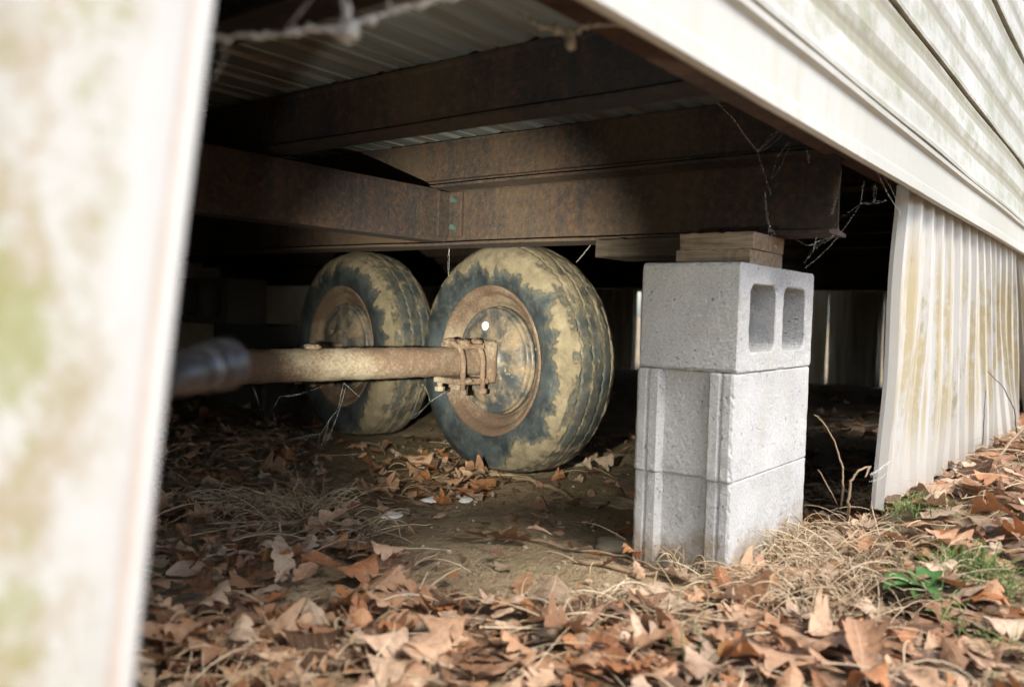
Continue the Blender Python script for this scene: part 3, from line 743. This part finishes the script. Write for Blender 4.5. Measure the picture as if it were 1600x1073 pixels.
def spot(name, power, size, blend, d, off):
    l = bpy.data.lights.new(name, 'SPOT'); l.energy = power; l.spot_size = math.radians(size); l.spot_blend = blend; l.color = (1, .985, .84); l.shadow_soft_size = .006
    o = bpy.data.objects.new(name, l); COL.objects.link(o); o.parent = fl
    o.location = fl_tip + fd*off - flo; o.rotation_euler = d.to_track_quat('-Z', 'Y').to_euler()
spot('hot_spot', 110, 42, 1.0, (Vector(at(770, 480, 2.3))-fl_tip).normalized(), .003)
spot('spill_light', 3, 74, .12, (Vector(at(1000, 400, 2.0))-fl_tip).normalized(), .003)

# ------------------------------------------------------------------ leaves
def leaf_shape(seed, rows=25):
    r = random.Random(seed); lob = r.choice((3, 3, 4, 4)); ph = r.uniform(-.12, .12); simple = seed % 7 == 3; wid = r.uniform(.25, .40)
    deep = r.uniform(.03, .15) if simple else r.uniform(.4, .8); cup = r.uniform(-1.6, 1.6); bend = r.uniform(-.45, .5); tw = r.uniform(-.5, .5); sl = r.uniform(.25, .5)
    tipc = r.uniform(-.7, .45); e1, e2 = r.uniform(.7, 1.4), r.uniform(.7, 1.4)
    V = []; Fc = []
    for i in range(rows):
        t = i/(rows-1)
        env = (math.sin(PI*(t*.93+.035)))**.75*(.62+.5*t if t < .72 else .98-(t-.72)*.9)
        for j, s in enumerate((-1, -.5, 0, .5, 1)):
            lf = abs(math.sin(PI*(lob*t+ph*(1 if s > 0 else -1))))
            wv = wid*env*((1-deep)+deep*lf**(.6 if seed % 2 else 1.0))*(e1 if s < 0 else e2)
            x = s*wv; y = t + abs(s)*sl*wv*lf*.8
            z = cup*x*x*1.6 + bend*(t-.45)**2*.9 + tw*x*(t-.5)*1.2 + tipc*max(0, abs(s)*wv-.16)*.9 + .03*n3(x*7, y*7, seed*1.7)
            V.append((x, y-.5, z))
    for i in range(rows-1):
        for j in range(4): Fc.append((i*5+j, i*5+j+1, (i+1)*5+j+1, (i+1)*5+j))
    # petiole
    b = len(V); V += [(-.012, -.49, 0), (.012, -.49, 0), (.02, -.78, .03*bend), (.005, -.78, .03*bend)]; Fc.append((b, b+1, b+2, b+3))
    LU = np.array([(s_, i/(rows-1)) for i in range(rows) for s_ in (-1, -.5, 0, .5, 1)] + [(0., 0.)]*4)
    V = np.array(V); V[:, 2] -= V[:, 2].mean(); return V, np.array(Fc), LU
SHAPES = [leaf_shape(s) for s in range(26)]
LM = []
for V, Fc, LU in SHAPES:
    me = bpy.data.meshes.new('fallen_leaf'); me.from_pydata(V.tolist(), [], Fc.tolist()); me.polygons.foreach_set('use_smooth', [True]*len(Fc)); me.materials.append(M_LEAF); LM.append(me)
    for q, nm in enumerate(('lu', 'lt')): me.attributes.new(nm, 'FLOAT', 'POINT').data.foreach_set('value', LU[:, q].copy())

def inpoly(u, v, poly):
    c = False; n = len(poly); j = n-1
    for i in range(n):
        (xi, yi), (xj, yj) = poly[i], poly[j]
        if (yi > v) != (yj > v) and u < (xj-xi)*(v-yi)/(yj-yi)+xi: c = not c
        j = i
    return c
def ground_poly(pts): return [tuple(gp(u, v)[:2]) for u, v in pts]
BARE = ground_poly([(470, 655), (700, 630), (1000, 632), (1000, 800), (990, 870), (1120, 930), (1010, 985), (860, 965), (700, 945), (590, 885), (540, 800)])
MID = ground_poly([(225, 640), (480, 655), (560, 790), (600, 850), (560, 880), (215, 900)])
PILE = ground_poly([(545, 775), (590, 735), (700, 715), (790, 730), (770, 775), (700, 800), (600, 800)])
WHEELS = [(WC.x, WC.y), (WC2.x, WC2.y)]
def blocked(x, y, pad=.02):
    if X0-pad < x < X0+.39+pad and Y0-pad < y < Y0+.19+pad: return True
    for cx, cy in WHEELS:
        q = Vector((x-cx, y-cy, 0))
        if abs(q.dot(nx)) < .11+pad and abs(q.dot(my)) < .17+pad: return True
    if abs(y-WY) < .035 and (x > 1.64 or x < xb+.02): return True
    return False
def dens(x, y):
    if blocked(x, y): return 0
    if x > XR-.05: return 0
    if inpoly(x, y, PILE): return .75
    if blocked(x, y, .1) and y > 1.1: return .22
    if inpoly(x, y, BARE): return .08
    if inpoly(x, y, MID): return .85
    if y > 1.0: return .22 if x < 3 else .3
    if y > .75 and x > 1.9: return .45
    return 1.
rl = random.Random(11)
def rotm(yaw, tilt, az, roll=0):
    return np.array((Matrix.Rotation(az, 3, 'Z') @ Matrix.Rotation(tilt, 3, 'X') @ Matrix.Rotation(yaw-az, 3, 'Z')))
Vs, Fs, Ts, Us = [], [], [], []; base = 0; cnt = 0
def add_litter(x, y, sc, zoff, tl=.2):
    global base, cnt
    V, Fc, LU = SHAPES[rl.randrange(26)]; Us.append(LU)
    Rm = rotm(rl.random()*6.3, abs(rl.gauss(0, tl)), rl.random()*6.3)
    P_ = V*sc@Rm.T; lo = P_[:, 2].min()
    P_ = P_ + np.array([x, y, gh(x, y)+zoff-max(lo, -.018)*1.0])
    Vs.append(P_); Fs.append(Fc+base); base += len(V); Ts.append(np.full(len(V), rl.random())); cnt += 1
for _ in range(24000):
    # sample polar about the viewer so that density falls off with distance
    d = .45+rl.random()**.8*5.6; a = YAW+rl.uniform(-1.0, .95)
    x, y = d*math.cos(a), d*math.sin(a)
    if rl.random() > dens(x, y)*.62*(1 if d < 3 else .6): continue
    if d < .9 and rl.random() < .5: continue
    sc = rl.choice((.035, .05, .06, .07, .085)) * rl.uniform(.8, 1.15)
    add_litter(x, y, sc, rl.random()**1.5*.022)
# crumbs
for _ in range(15000):
    d = .8+rl.random()*2.6; a = YAW+rl.uniform(-.75, .75); x, y = d*math.cos(a), d*math.sin(a)
    if blocked(x, y, .0): continue
    if rl.random() > max(.14, dens(x, y)*.5): continue
    if rl.random() < .5: add_litter(x, y, rl.uniform(.012, .038), rl.random()*.012, .7)
V = np.concatenate(Vs); Fq = np.concatenate(Fs); T_ = np.concatenate(Ts)
def np_mesh(name, V, Fq, T_, mat):
    me = bpy.data.meshes.new(name); k = Fq.shape[1]
    me.vertices.add(len(V)); me.vertices.foreach_set('co', V.ravel()); me.loops.add(Fq.size); me.loops.foreach_set('vertex_index', Fq.ravel().astype(np.int32))
    me.polygons.add(len(Fq)); me.polygons.foreach_set('loop_start', np.arange(0, Fq.size, k, dtype=np.int32)); me.polygons.foreach_set('loop_total', np.full(len(Fq), k, dtype=np.int32))
    me.update(calc_edges=True); a_ = me.attributes.new('tone', 'FLOAT', 'POINT'); a_.data.foreach_set('value', T_); me.materials.append(mat)
    me.polygons.foreach_set('use_smooth', [True]*len(Fq))
    o = bpy.data.objects.new(name, me); COL.objects.link(o); return o
print('litter leaves', cnt, 'faces', len(Fq))
print('verts', len(V)); litter = np_mesh('leaf_litter', V, Fq, T_, M_LITTER); Ul = np.concatenate(Us)
for q, nm in enumerate(('lu', 'lt')): litter.data.attributes.new(nm, 'FLOAT', 'POINT').data.foreach_set('value', Ul[:, q].copy())
tag(litter, 'mat of dry brown oak leaves covering the ground', 'leaf litter', kind='stuff')

USED = set()
def put_leaf(x, y, sc, zoff, yaw, tilt, az, label, group, shape=None, tone=None, tries=0):
    i = rl.randrange(26) if shape is None else shape
    tone = rl.random() if tone is None else tone
    if '{' in label:
        cw = [w_ for lim, w_ in ((.2, 'dark brown'), (.35, 'chestnut brown'), (.57, 'tan'), (.67, 'orange'), (.78, 'russet'), (.9, 'pale buff'), (1.1, 'grey-brown')) if tone < lim][0]
        sw = 'oval' if i % 7 == 3 else 'lobed oak'
        zw = 'small' if sc < .072 else ('large' if sc > .094 else '')
        tw = 'upturned' if tilt > .45 else ('flat' if tilt < .12 else 'tilted')
        lab_ = ' '.join((zw + ' ' + tw + ' ' + cw + ' ' + sw + ' leaf ' + label[2:].strip()).split())
        if lab_ in USED and tries < 40: return put_leaf(x, y, rl.uniform(.055, .1), zoff, yaw, max(.02, tilt*rl.uniform(.5, 1.6)), az, label, group, None, None, tries+1)
        label = lab_; USED.add(label)
    Rm = rotm(yaw, tilt, az); lo = max((SHAPES[i][0]*sc@Rm.T)[:, 2].min(), -.03)
    o = bpy.data.objects.new('fallen_leaf', LM[i]); COL.objects.link(o)
    o.matrix_world = Matrix.Translation((x, y, gh(x, y)+zoff-lo)) @ Matrix(Rm.tolist()).to_4x4() @ Matrix.Scale(sc, 4)
    o['tone'] = tone
    return tag(o, label, 'leaf', group)
ZONES = [  # pixel box, count, what it lies beside, group
    ((215, 1020, 420, 1068), 18, '{} in the nearest litter beside the near skirting panel', 'leaves in front of the near panel'),
    ((215, 960, 420, 1020), 16, '{} just behind the nearest litter by the skirting panel', 'leaves in front of the near panel'),
    ((420, 985, 620, 1068), 18, '{} in the nearest litter below the axle', 'leaves in front of the near panel'),
    ((620, 1010, 820, 1068), 20, '{} in the nearest litter below the near wheel', 'leaves in the central foreground'),
    ((820, 1010, 1010, 1068), 18, '{} in the nearest litter short of the pier', 'leaves in the central foreground'),
    ((620, 960, 1010, 1010), 14, '{} at the edge of the bare dirt', 'leaves in the central foreground'),
    ((1010, 1010, 1250, 1068), 20, '{} in the nearest litter before the pier', 'leaves in front of the pier'),
    ((1010, 940, 1250, 1010), 18, '{} between the pier foot and the nearest litter', 'leaves in front of the pier'),
    ((1250, 960, 1590, 1068), 22, '{} in the nearest litter beside the green weed', 'leaves in front of the pier'),
    ((1290, 860, 1595, 950), 22, '{} among straw near the green moss', 'leaves beside the pier'),
    ((1300, 800, 1595, 860), 20, '{} between moss and the foot of the ribbed panel', 'leaves beside the pier'),
    ((1400, 740, 1595, 800), 22, '{} under the propped stick by the ribbed panel', 'leaves along the ribbed panel'),
    ((1420, 690, 1595, 740), 20, '{} heaped against the foot of the ribbed panel', 'leaves along the ribbed panel'),
    ((225, 890, 430, 960), 12, '{} in the shaded litter by the near panel', 'leaves below the axle'),
    ((430, 860, 620, 985), 16, '{} in the litter around the straw tuft', 'leaves below the axle'),
    ((560, 715, 780, 790), 22, '{} in the small pile before the near wheel', 'leaves piled before the near wheel'),
]
for (u0, v0, u1, v1), cn, lab, grp in ZONES:
    k = 0
    while k < cn:
        p = gp(rl.uniform(u0, u1), rl.uniform(v0, v1))
        if blocked(p[0], p[1], .01): continue
        t = abs(rl.gauss(0, .17)) + (.35 if rl.random() < .07 else 0)
        put_leaf(p[0], p[1], rl.uniform(.05, .095), rl.uniform(.008, .02), rl.random()*6.3, min(t, 1.2), rl.random()*6.3, lab, grp); k += 1
for u, v, sc, t, lab in [(790, 852, .10, .12, 'flat tan oak leaf lying alone on the bare dirt'), (850, 815, .06, .5, 'small arched grey-brown leaf on the bare dirt near the wheel'),
        (745, 712, .07, 1.25, 'upright pointed leaf standing against the foot of the near wheel'), (590, 905, .115, .4, 'orange-brown oak leaf on the litter under the axle'),
        (440, 905, .10, .7, 'large curled orange leaf near the skirting panel edge'), (510, 840, .09, 1.1, 'pale oak leaf standing upright in the straw tuft'),
        (1150, 960, .12, .5, 'big orange-brown curled oak leaf in front of the pier foot'), (1100, 885, .075, .5, 'brown leaf tucked against the foot of the pier'),
        (1045, 885, .06, .3, 'dark brown leaf at the corner of the pier foot'), (1270, 830, .13, .5, 'large folded tan leaf leaning on the end of the pier'), (940, 738, .07, .4, 'brown leaf between near wheel and pier'),
        (975, 722, .07, .5, 'brown leaf touching the shadow beside the pier')]:
    p = gp(u, v); put_leaf(p[0], p[1], sc, .012, rl.random()*6.3, t, rl.random()*6.3, lab, 'single leaves that stand out')

# ------------------------------------------------------------------ straw, grass, twigs, stones
class Blades:
    def __init__(s): s.V = []; s.F = []; s.T = []
    def blade(s, p, yaw, L, lift, arch, wd, curve=0, n=6, tone=None, drop=True):
        b = len(s.V); t0 = rl.random() if tone is None else tone; d = yaw; q = np.array(p, float)
        for i in range(n+1):
            t = i/n; d2 = d+curve*t
            if i: q = q + np.array([math.cos(d2), math.sin(d2), 0])*L/n*math.cos(lift)
            z = p[2] + L*math.sin(lift)*t + arch*4*t*(1-t)
            if drop: z = max(z, gh(q[0], q[1])+.006)
            sx_, sy_ = -math.sin(d2)*wd*(1-.6*t), math.cos(d2)*wd*(1-.6*t)
            s.V += [(q[0]-sx_, q[1]-sy_, z), (q[0], q[1], z+wd*1.2*(1-.5*t)), (q[0]+sx_, q[1]+sy_, z)]; s.T += [t0]*3
        for i in range(n):
            a = b+i*3; s.F += [(a, a+1, a+4, a+3), (a+1, a+2, a+5, a+4), (a+2, a, a+3, a+5)]
    def done(s, name, mat, **kw):
        return tag(np_mesh(name, np.array(s.V), np.array(s.F), np.array(s.T), mat), **kw)
B = Blades()
for _ in range(1700):      # loose straw
    d = .95+rl.random()*2.2; a = YAW+rl.uniform(-.62, .62); x, y = d*math.cos(a), d*math.sin(a)
    if blocked(x, y, -.01) or rl.random() > max(.03, dens(x, y)): continue
    B.blade((x, y, gh(x, y)+.008+rl.random()*.02), rl.random()*6.3, rl.uniform(.05, .15), rl.gauss(0, .08), rl.uniform(0, .02), rl.choice((.0008, .001, .0013, .0018)), rl.uniform(-1, 1))
def tuft(u, v, n, L, spread, lift=(.2, 1.0), yaw=None):
    c = gp(u, v)
    for _ in range(n):
        x, y = c[0]+rl.gauss(0, spread), c[1]+rl.gauss(0, spread)
        if blocked(x, y, -.005): continue
        yw = rl.random()*6.3 if yaw is None else yaw+rl.gauss(0, .7)
        B.blade((x, y, gh(x, y)+.004), yw, L*rl.uniform(.5, 1.2), rl.uniform(*lift)*.55, rl.uniform(.005, .035), rl.uniform(.0008, .0017), rl.uniform(-1.6, 1.6), n=8)
for a in [(480, 815, 90, .15, .04), (400, 800, 80, .18, .07, (.05, .3)), (320, 800, 70, .16, .07, (.05, .25)), (560, 835, 45, .13, .04, (.05, .3)),
          (1195, 860, 190, .13, .03), (1240, 880, 140, .12, .035), (1080, 895, 90, .08, .02), (1180, 925, 120, .13, .04, (.1, .5)), (1290, 900, 150, .13, .05), (1350, 850, 120, .12, .05, (.1, .6)),
          (1260, 960, 110, .12, .05), (1380, 920, 80, .12, .05), (950, 985, 70, .12, .05, (.05, .3)), (1040, 975, 50, .12, .05, (.05, .3)), (450, 1050, 70, .15, .05, (.05, .3)), (1340, 800, 90, .12, .04), (1430, 860, 60, .1, .05)]:
    tuft(*a)
B.done('dry_grass', M_STRAW, label='bleached dry grass and straw strewn over leaves and dirt', cat='dry grass', kind='stuff')
G = Blades()
for u, v, n_, L in [(1515, 838, 330, .035), (1430, 815, 120, .03), (1560, 855, 120, .03), (1075, 1045, 8, .05), (1048, 962, 12, .02), (1470, 905, 40, .03), (1490, 990, 14, .06), (1570, 1040, 30, .04), (1400, 900, 24, .04)]:
    c = gp(u, v)
    for _ in range(n_):
        x, y = c[0]+rl.gauss(0, .025), c[1]+rl.gauss(0, .025); G.blade((x, y, gh(x, y)+.02), rl.random()*6.3, L*rl.uniform(.5, 1.3), rl.uniform(.3, 1.2), .004, .0012, rl.uniform(-1, 1), 4)
G.done('green_grass', M_GREEN, label='small green moss and grass sprigs poking through the leaves', cat='grass', kind='stuff')

def stick(name, pix, rad, mat, label, cat='twig', group='twigs and stems', n=6, lift=0.):
    pts = []
    for q in pix:
        if len(q) == 2: p = gp(*q); p[2] += rad*1.2+lift
        else: p = at(*q)
        pts.append(Vector(p))
    fine = []
    for a, b in zip(pts[:-1], pts[1:]):
        for t in np.linspace(0, 1, 6)[:-1]: fine.append(a.lerp(b, t)+Vector((n3(a.x*9+t*3, 1, 2), n3(a.y*9+t*3, 5, 2), n3(a.z*9+t*3, 3, 8)))*rad*1.5)
    fine.append(pts[-1])
    m = MB(); m.tube(fine, [rad*(1-.5*i/len(fine)) for i in range(len(fine))], n)
    return tag(m.build(name, mat, smooth=True, origin=tuple(pts[0])), label, cat, group)
stick('twig', [(745, 742), (800, 748), (860, 765), (905, 790), (985, 800)], .008, M_TWIG, 'grey root-like stick on the dirt running from the wheel towards the pier')
stick('twig', [(810, 842), (900, 862), (980, 872), (1055, 905)], .004, M_TWIG, 'long pale stalk lying across the dirt before the pier')
stick('twig', [(900, 880), (1000, 900), (1060, 905)], .005, M_TWIG, 'flat pale stalk below the long one before the pier')
stick('twig', [(560, 960), (620, 920), (690, 880)], .004, M_TWIG, 'thin stalk leaning over leaves below the bare dirt', lift=.02)
stick('twig', [(470, 985), (520, 1010), (560, 1060)], .005, M_TWIG, 'thick pale stalk in the blurred foreground leaves', lift=.03)
stick('twig', [(230, 820), (330, 795), (430, 790), (560, 795)], .0025, M_TWIG, 'thin straw-coloured stem along the shaded litter', lift=.015)
dpan = px((2.3, .3, .15))[2]
stick('twig', [(1488, 775), (1520, 757, 2.0), (1548, 727, 2.1), (1600, 668, 2.25)], .006, M_TWIG, 'bare grey stick propped over the leaves by the ribbed panel')
stick('twig', [(1548, 727, 2.1), (1556, 750, 2.1), (1560, 770, 2.08)], .003, M_TWIG, 'short fork of twig below the grey stick')
stick('weed_stem', [(1310, 815), (1318, 760, 1.55), (1316, 725, 1.56), (1300, 680, 1.57), (1280, 652, 1.58), (1272, 648, 1.58)], .0018, M_TWIG, 'tall dry weed stem arching beside the pier', 'weed')
stick('weed_stem', [(1322, 830), (1326, 790, 1.5), (1328, 755, 1.5), (1340, 735, 1.5), (1360, 728, 1.52), (1352, 745, 1.5)], .0028, M_TWIG, 'curled dry weed stalk near the panel foot', 'weed')
stick('weed_stem', [(1312, 800), (1300, 770, 1.55), (1278, 733, 1.57)], .0014, M_TWIG, 'short thin weed stem leaning to the pier', 'weed')
stick('weed_stem', [(1590, 690), (1585, 640, 2.4), (1568, 605, 2.4), (1543, 580, 2.42)], .0018, M_TWIGD, 'dark dead weed stem with seed head against the panel end', 'weed')
stick('weed_stem', [(1535, 705), (1537, 660, 2.3), (1540, 610, 2.3)], .0015, M_TWIGD, 'short dark upright weed stem against the ribbed panel', 'weed')
for q, (u, v) in enumerate([(1554, 612), (1543, 582), (1552, 622)]):
    pass
def stone(name, u, v, r, mat, label, flat=.6, cat='stone', group=None, lift=0.):
    p = gp(u, v); m = MB(); bm = bmesh.new(); bmesh.ops.create_icosphere(bm, subdivisions=3, radius=1); s_ = u*.37+v*.11
    for x in bm.verts:
        q = 1+.32*n3(x.co.x*1.3+s_, x.co.y*1.3, x.co.z*1.3)+.08*n3(x.co.x*5+s_, x.co.y*5, x.co.z*5)
        m.v.append((x.co.x*r*q, x.co.y*r*q*.8, x.co.z*r*q*flat))
    m.f = [tuple(v_.index for v_ in f.verts) for f in bm.faces]; bm.free()
    o = m.build(name, mat, smooth=True); o.location = (p[0], p[1], p[2]+r*flat*.35+lift); o.rotation_euler.z = s_
    return tag(o, label, cat, group)
stone('stone', 683, 783, .035, M_LIME, 'white flaky stone chip on the dirt in front of the near wheel', .25, group='pale stones')
stone('stone', 610, 806, .03, M_LIME, 'bluish white chip half buried beside the straw', .2, group='pale stones')
stone('stone', 728, 782, .022, M_LIME, 'small white chip right of the flaky stone', .25, group='pale stones')
stone('stone', 900, 722, .085, M_SLAB, 'flat brown stone slab beside the near wheel', .18, group='pale stones')
stone('stone', 965, 858, .05, M_STONE, 'pale grey concrete scrap at the inner foot of the pier', .35, group='pale stones')
stone('stone', 512, 686, .02, M_SLAB, 'brown round stone at the foot of the shadowed wheel', .8, group='pale stones')
m = MB(); rg = random.Random(3)
ico = bmesh.new(); bmesh.ops.create_icosphere(ico, subdivisions=1, radius=1); iv = [v.co.copy() for v in ico.verts]; if_ = [tuple(v.index for v in f.verts) for f in ico.faces]; ico.free()
GP_ = [(520, 690, 760, 800, 150), (600, 660, 990, 860, 260), (700, 850, 1000, 930, 110), (230, 660, 520, 800, 60)]
for u0, v0, u1, v1, n_ in GP_:
    for _ in range(n_):
        p = gp(rg.uniform(u0, u1), rg.uniform(v0, v1)); r = .001+.006*rg.random()**6
        if blocked(p[0], p[1], 0): continue
        b = len(m.v); k = rg.random()*9
        for c in iv:
            q = 1+.4*n3(c.x*1.5+k, c.y*1.5, c.z*1.5); m.v.append((p[0]+c.x*r*q, p[1]+c.y*r*q, p[2]+r*.3+c.z*r*q*.75))
        m.f += [tuple(b+i for i in f) for f in if_]
tag(m.build('gravel', M_STONE, smooth=False, recalc=False), 'small pale pebbles scattered over the bare dirt', 'gravel', kind='stuff')

# broad-leaved green plant in the right foreground
gpnt = gp(1440, 955); gpnt[2] += .014
pl = empty('green_plant', tuple(gpnt), 'bright green leafy weed growing through the leaves', 'plant')
for q in range(15):
    m = MB(); a = rl.random()*6.3; L = rl.uniform(.03, .06); wv = L*.34; lift = rl.uniform(.25, .9)
    dv = Vector((math.cos(a), math.sin(a), 0)); sv = Vector((-math.sin(a), math.cos(a), 0))
    def lf(i, j):
        t = i/8; s_ = (j-2)/2; wd = wv*math.sin(PI*min(1, t*.9+.06))**.8*(1+.15*math.sin(t*25))
        return Vector(gpnt) + dv*(.008+L*t) + sv*wd*s_ + Vector((0, 0, .022+L*lift*t-L*.6*t*t+abs(s_)*wd*.35))
    m.grid(9, 5, lf); m.build('leaf', M_GLEAF, pl, smooth=True, origin=tuple(gpnt), recalc=False)

# ------------------------------------------------------------------ cobwebs
rw = random.Random(21)
def web(label, strands, sheet=None):
    m = MB(); o0 = at(*strands[0][0][0])
    for pts, r in strands:
        r = r*(.25 if r < .0013 else .75)
        P_ = [Vector(at(*p)) for p in pts]; fine = []; rad = []
        for a, b in zip(P_[:-1], P_[1:]):
            L = (b-a).length
            for t in np.linspace(0, 1, 9)[:-1]:
                sag = Vector((0, 0, -.02*L*4*t*(1-t))) if len(P_) < 3 else Vector()
                fine.append(a.lerp(b, t)+sag+Vector((rw.gauss(0, r*.4), rw.gauss(0, r*.4), rw.gauss(0, r*.4)))); rad.append(r*rw.choice((.5, .7, .8, 1, 1.1, 1.6)))
        fine.append(P_[-1]); rad.append(r*.8); m.tube(fine, rad, 5)
        for _ in range(len(P_)):      # lint and dead bits
            c = fine[rw.randrange(len(fine))]; rr = r*rw.uniform(.9, 2.2); k = rw.random()*9; b_ = len(m.v)
            for v in iv:
                q = 1+.4*n3(v.x+k, v.y, v.z); m.v.append((c.x+v.x*rr*q, c.y+v.y*rr*q, c.z+v.z*rr*q*1.3))
            m.f += [tuple(b_+i for i in f) for f in if_]
    for pts, r in list(strands)*2:      # faint side threads
        P_ = [Vector(at(*p)) for p in pts]; a, b = rw.sample(range(len(P_)), 2) if len(P_) > 1 else (0, 0)
        q0, q1 = P_[a], P_[b]; L = (q1-q0).length; off = Vector((rw.gauss(0, .1), rw.gauss(0, .1), rw.gauss(0, .12)))*L
        m.tube([q0.lerp(q1, t)+off*t*(1.3-t)+Vector((0, 0, -.12*L*t*(1-t))) for t in np.linspace(0, 1, 8)], .00016*(q0-Vector(CAM)).length**.7, 4)
    return tag(m.build('cobweb', M_WEBN if strands[0][1] > .002 else M_WEB, smooth=True, origin=tuple(o0)), label, 'cobweb', 'cobwebs')
web('thick blurred cobweb strung across the top, in front of the ribbed floor', [
    ([(325, 58, .60), (380, 58, .60), (440, 55, .60), (490, 46, .60), (545, 44, .60), (600, 22, .61), (650, 8, .62), (740, -14, .63)], .0028),
    ([(545, 66, .60), (543, 40, .60), (540, 10, .60), (528, -20, .60)], .003), ([(445, 50, .60), (480, 8, .61), (500, -20, .61)], .0011), ([(345, 55, .60), (352, 90, .60), (330, 130, .6)], .0012),
    ([(535, 44, .60), (550, 52, .60), (548, 62, .60)], .006), ([(610, 20, .61), (605, -10, .61)], .0014)])
web('small blurred cobweb knot hanging from the rusty rim beam', [
    ([(822, 22, .82), (838, 40, .82), (865, 45, .82), (888, 58, .82), (905, 45, .82), (935, 38, .82), (1000, 42, .83)], .0028), ([(890, 72, .82), (888, 54, .82), (870, 46, .82)], .0042), ([(905, 46, .82), (922, 34, .82)], .0022)])
web('dusty cobweb strands hanging from the beam end to the wooden shim', [
    ([(1120, 160, 1.36), (1145, 185, 1.38), (1165, 215, 1.4), (1184, 237, 1.41), (1192, 265, 1.41), (1205, 305, 1.42)], .0011), ([(1184, 237, 1.41), (1205, 212, 1.4), (1228, 195, 1.4)], .0007),
    ([(1205, 280, 1.42), (1215, 245, 1.42), (1232, 222, 1.42)], .0005), ([(1195, 300, 1.42), (1197, 335, 1.43), (1203, 356, 1.44), (1198, 375, 1.44)], .0010), ([(1203, 352, 1.44), (1212, 368, 1.44), (1214, 390, 1.44)], .0006), ([(1260, 234, 1.44), (1264, 255, 1.44)], .0009)])
web('fine cobweb between the beam end, the rim beam and the ribbed panel', [
    ([(1255, 412, 1.5), (1290, 372, 1.5), (1315, 340, 1.5), (1345, 318, 1.52), (1385, 312, 1.55)], .0006), ([(1372, 272, 1.52), (1390, 308, 1.53), (1408, 335, 1.55), (1415, 360, 1.58)], .0009), ([(1345, 318, 1.52), (1350, 285, 1.5)], .0004),
    ([(1366, 315, 1.53), (1367, 288, 1.5)], .0004), ([(1296, 340, 1.48), (1303, 305, 1.48), (1315, 265, 1.47)], .0005), ([(1258, 408, 1.5), (1272, 385, 1.5), (1303, 368, 1.48)], .0005), ([(1240, 372, 1.47), (1262, 384, 1.48), (1282, 375, 1.48)], .0004), ([(1270, 395, 1.49), (1276, 370, 1.48)], .0004)])
web('branching dusty cobweb slung under the axle down to the litter', [
    ([(350, 622, 1.72), (404, 642, 1.72), (430, 668, 1.72), (443, 690, 1.72), (458, 715, 1.72), (465, 742, 1.72), (466, 758, 1.72)], .0010), ([(537, 598, 1.8), (528, 640, 1.78), (515, 655, 1.77), (500, 680, 1.75), (493, 715, 1.74), (491, 755, 1.73)], .0009),
    ([(443, 676, 1.72), (470, 685, 1.73), (500, 678, 1.75)], .0006), ([(458, 712, 1.72), (470, 695, 1.73), (480, 685, 1.73)], .0006), ([(466, 745, 1.72), (480, 765, 1.7), (495, 785, 1.68)], .0009), ([(466, 745, 1.72), (460, 765, 1.7), (470, 790, 1.66)], .0009),
    ([(438, 618, 1.74), (470, 615, 1.75), (505, 603, 1.78)], .0005), ([(430, 655, 1.72), (425, 640, 1.72), (438, 618, 1.74)], .0006), ([(425, 660, 1.72), (405, 632, 1.72), (395, 605, 1.74)], .0003), ([(537, 598, 1.8), (550, 610, 1.82), (562, 620, 1.84)], .0004)])
web('pale web rag hanging between axle clamp and near tyre', [
    ([(660, 600, 2.2), (668, 612, 2.2), (672, 628, 2.2), (660, 640, 2.22), (640, 652, 2.25)], .0012), ([(672, 628, 2.2), (700, 610, 2.2), (720, 598, 2.2)], .0006)])
web('short web thread hanging from the beam above the gap between wheels', [([(700, 430, 2.0), (700, 400, 1.98), (702, 388, 1.97)], .0006)])
web('slanting web thread between beam and top of near tyre', [([(900, 410, 2.1), (925, 380, 2.08)], .0006)])
web('silky web scrap on the curled weed stalk by the panel', [([(1360, 742, 1.5), (1372, 735, 1.52), (1380, 728, 1.54), (1392, 720, 1.55)], .0016), ([(1358, 752, 1.5), (1375, 748, 1.52), (1385, 738, 1.54)], .0012)])
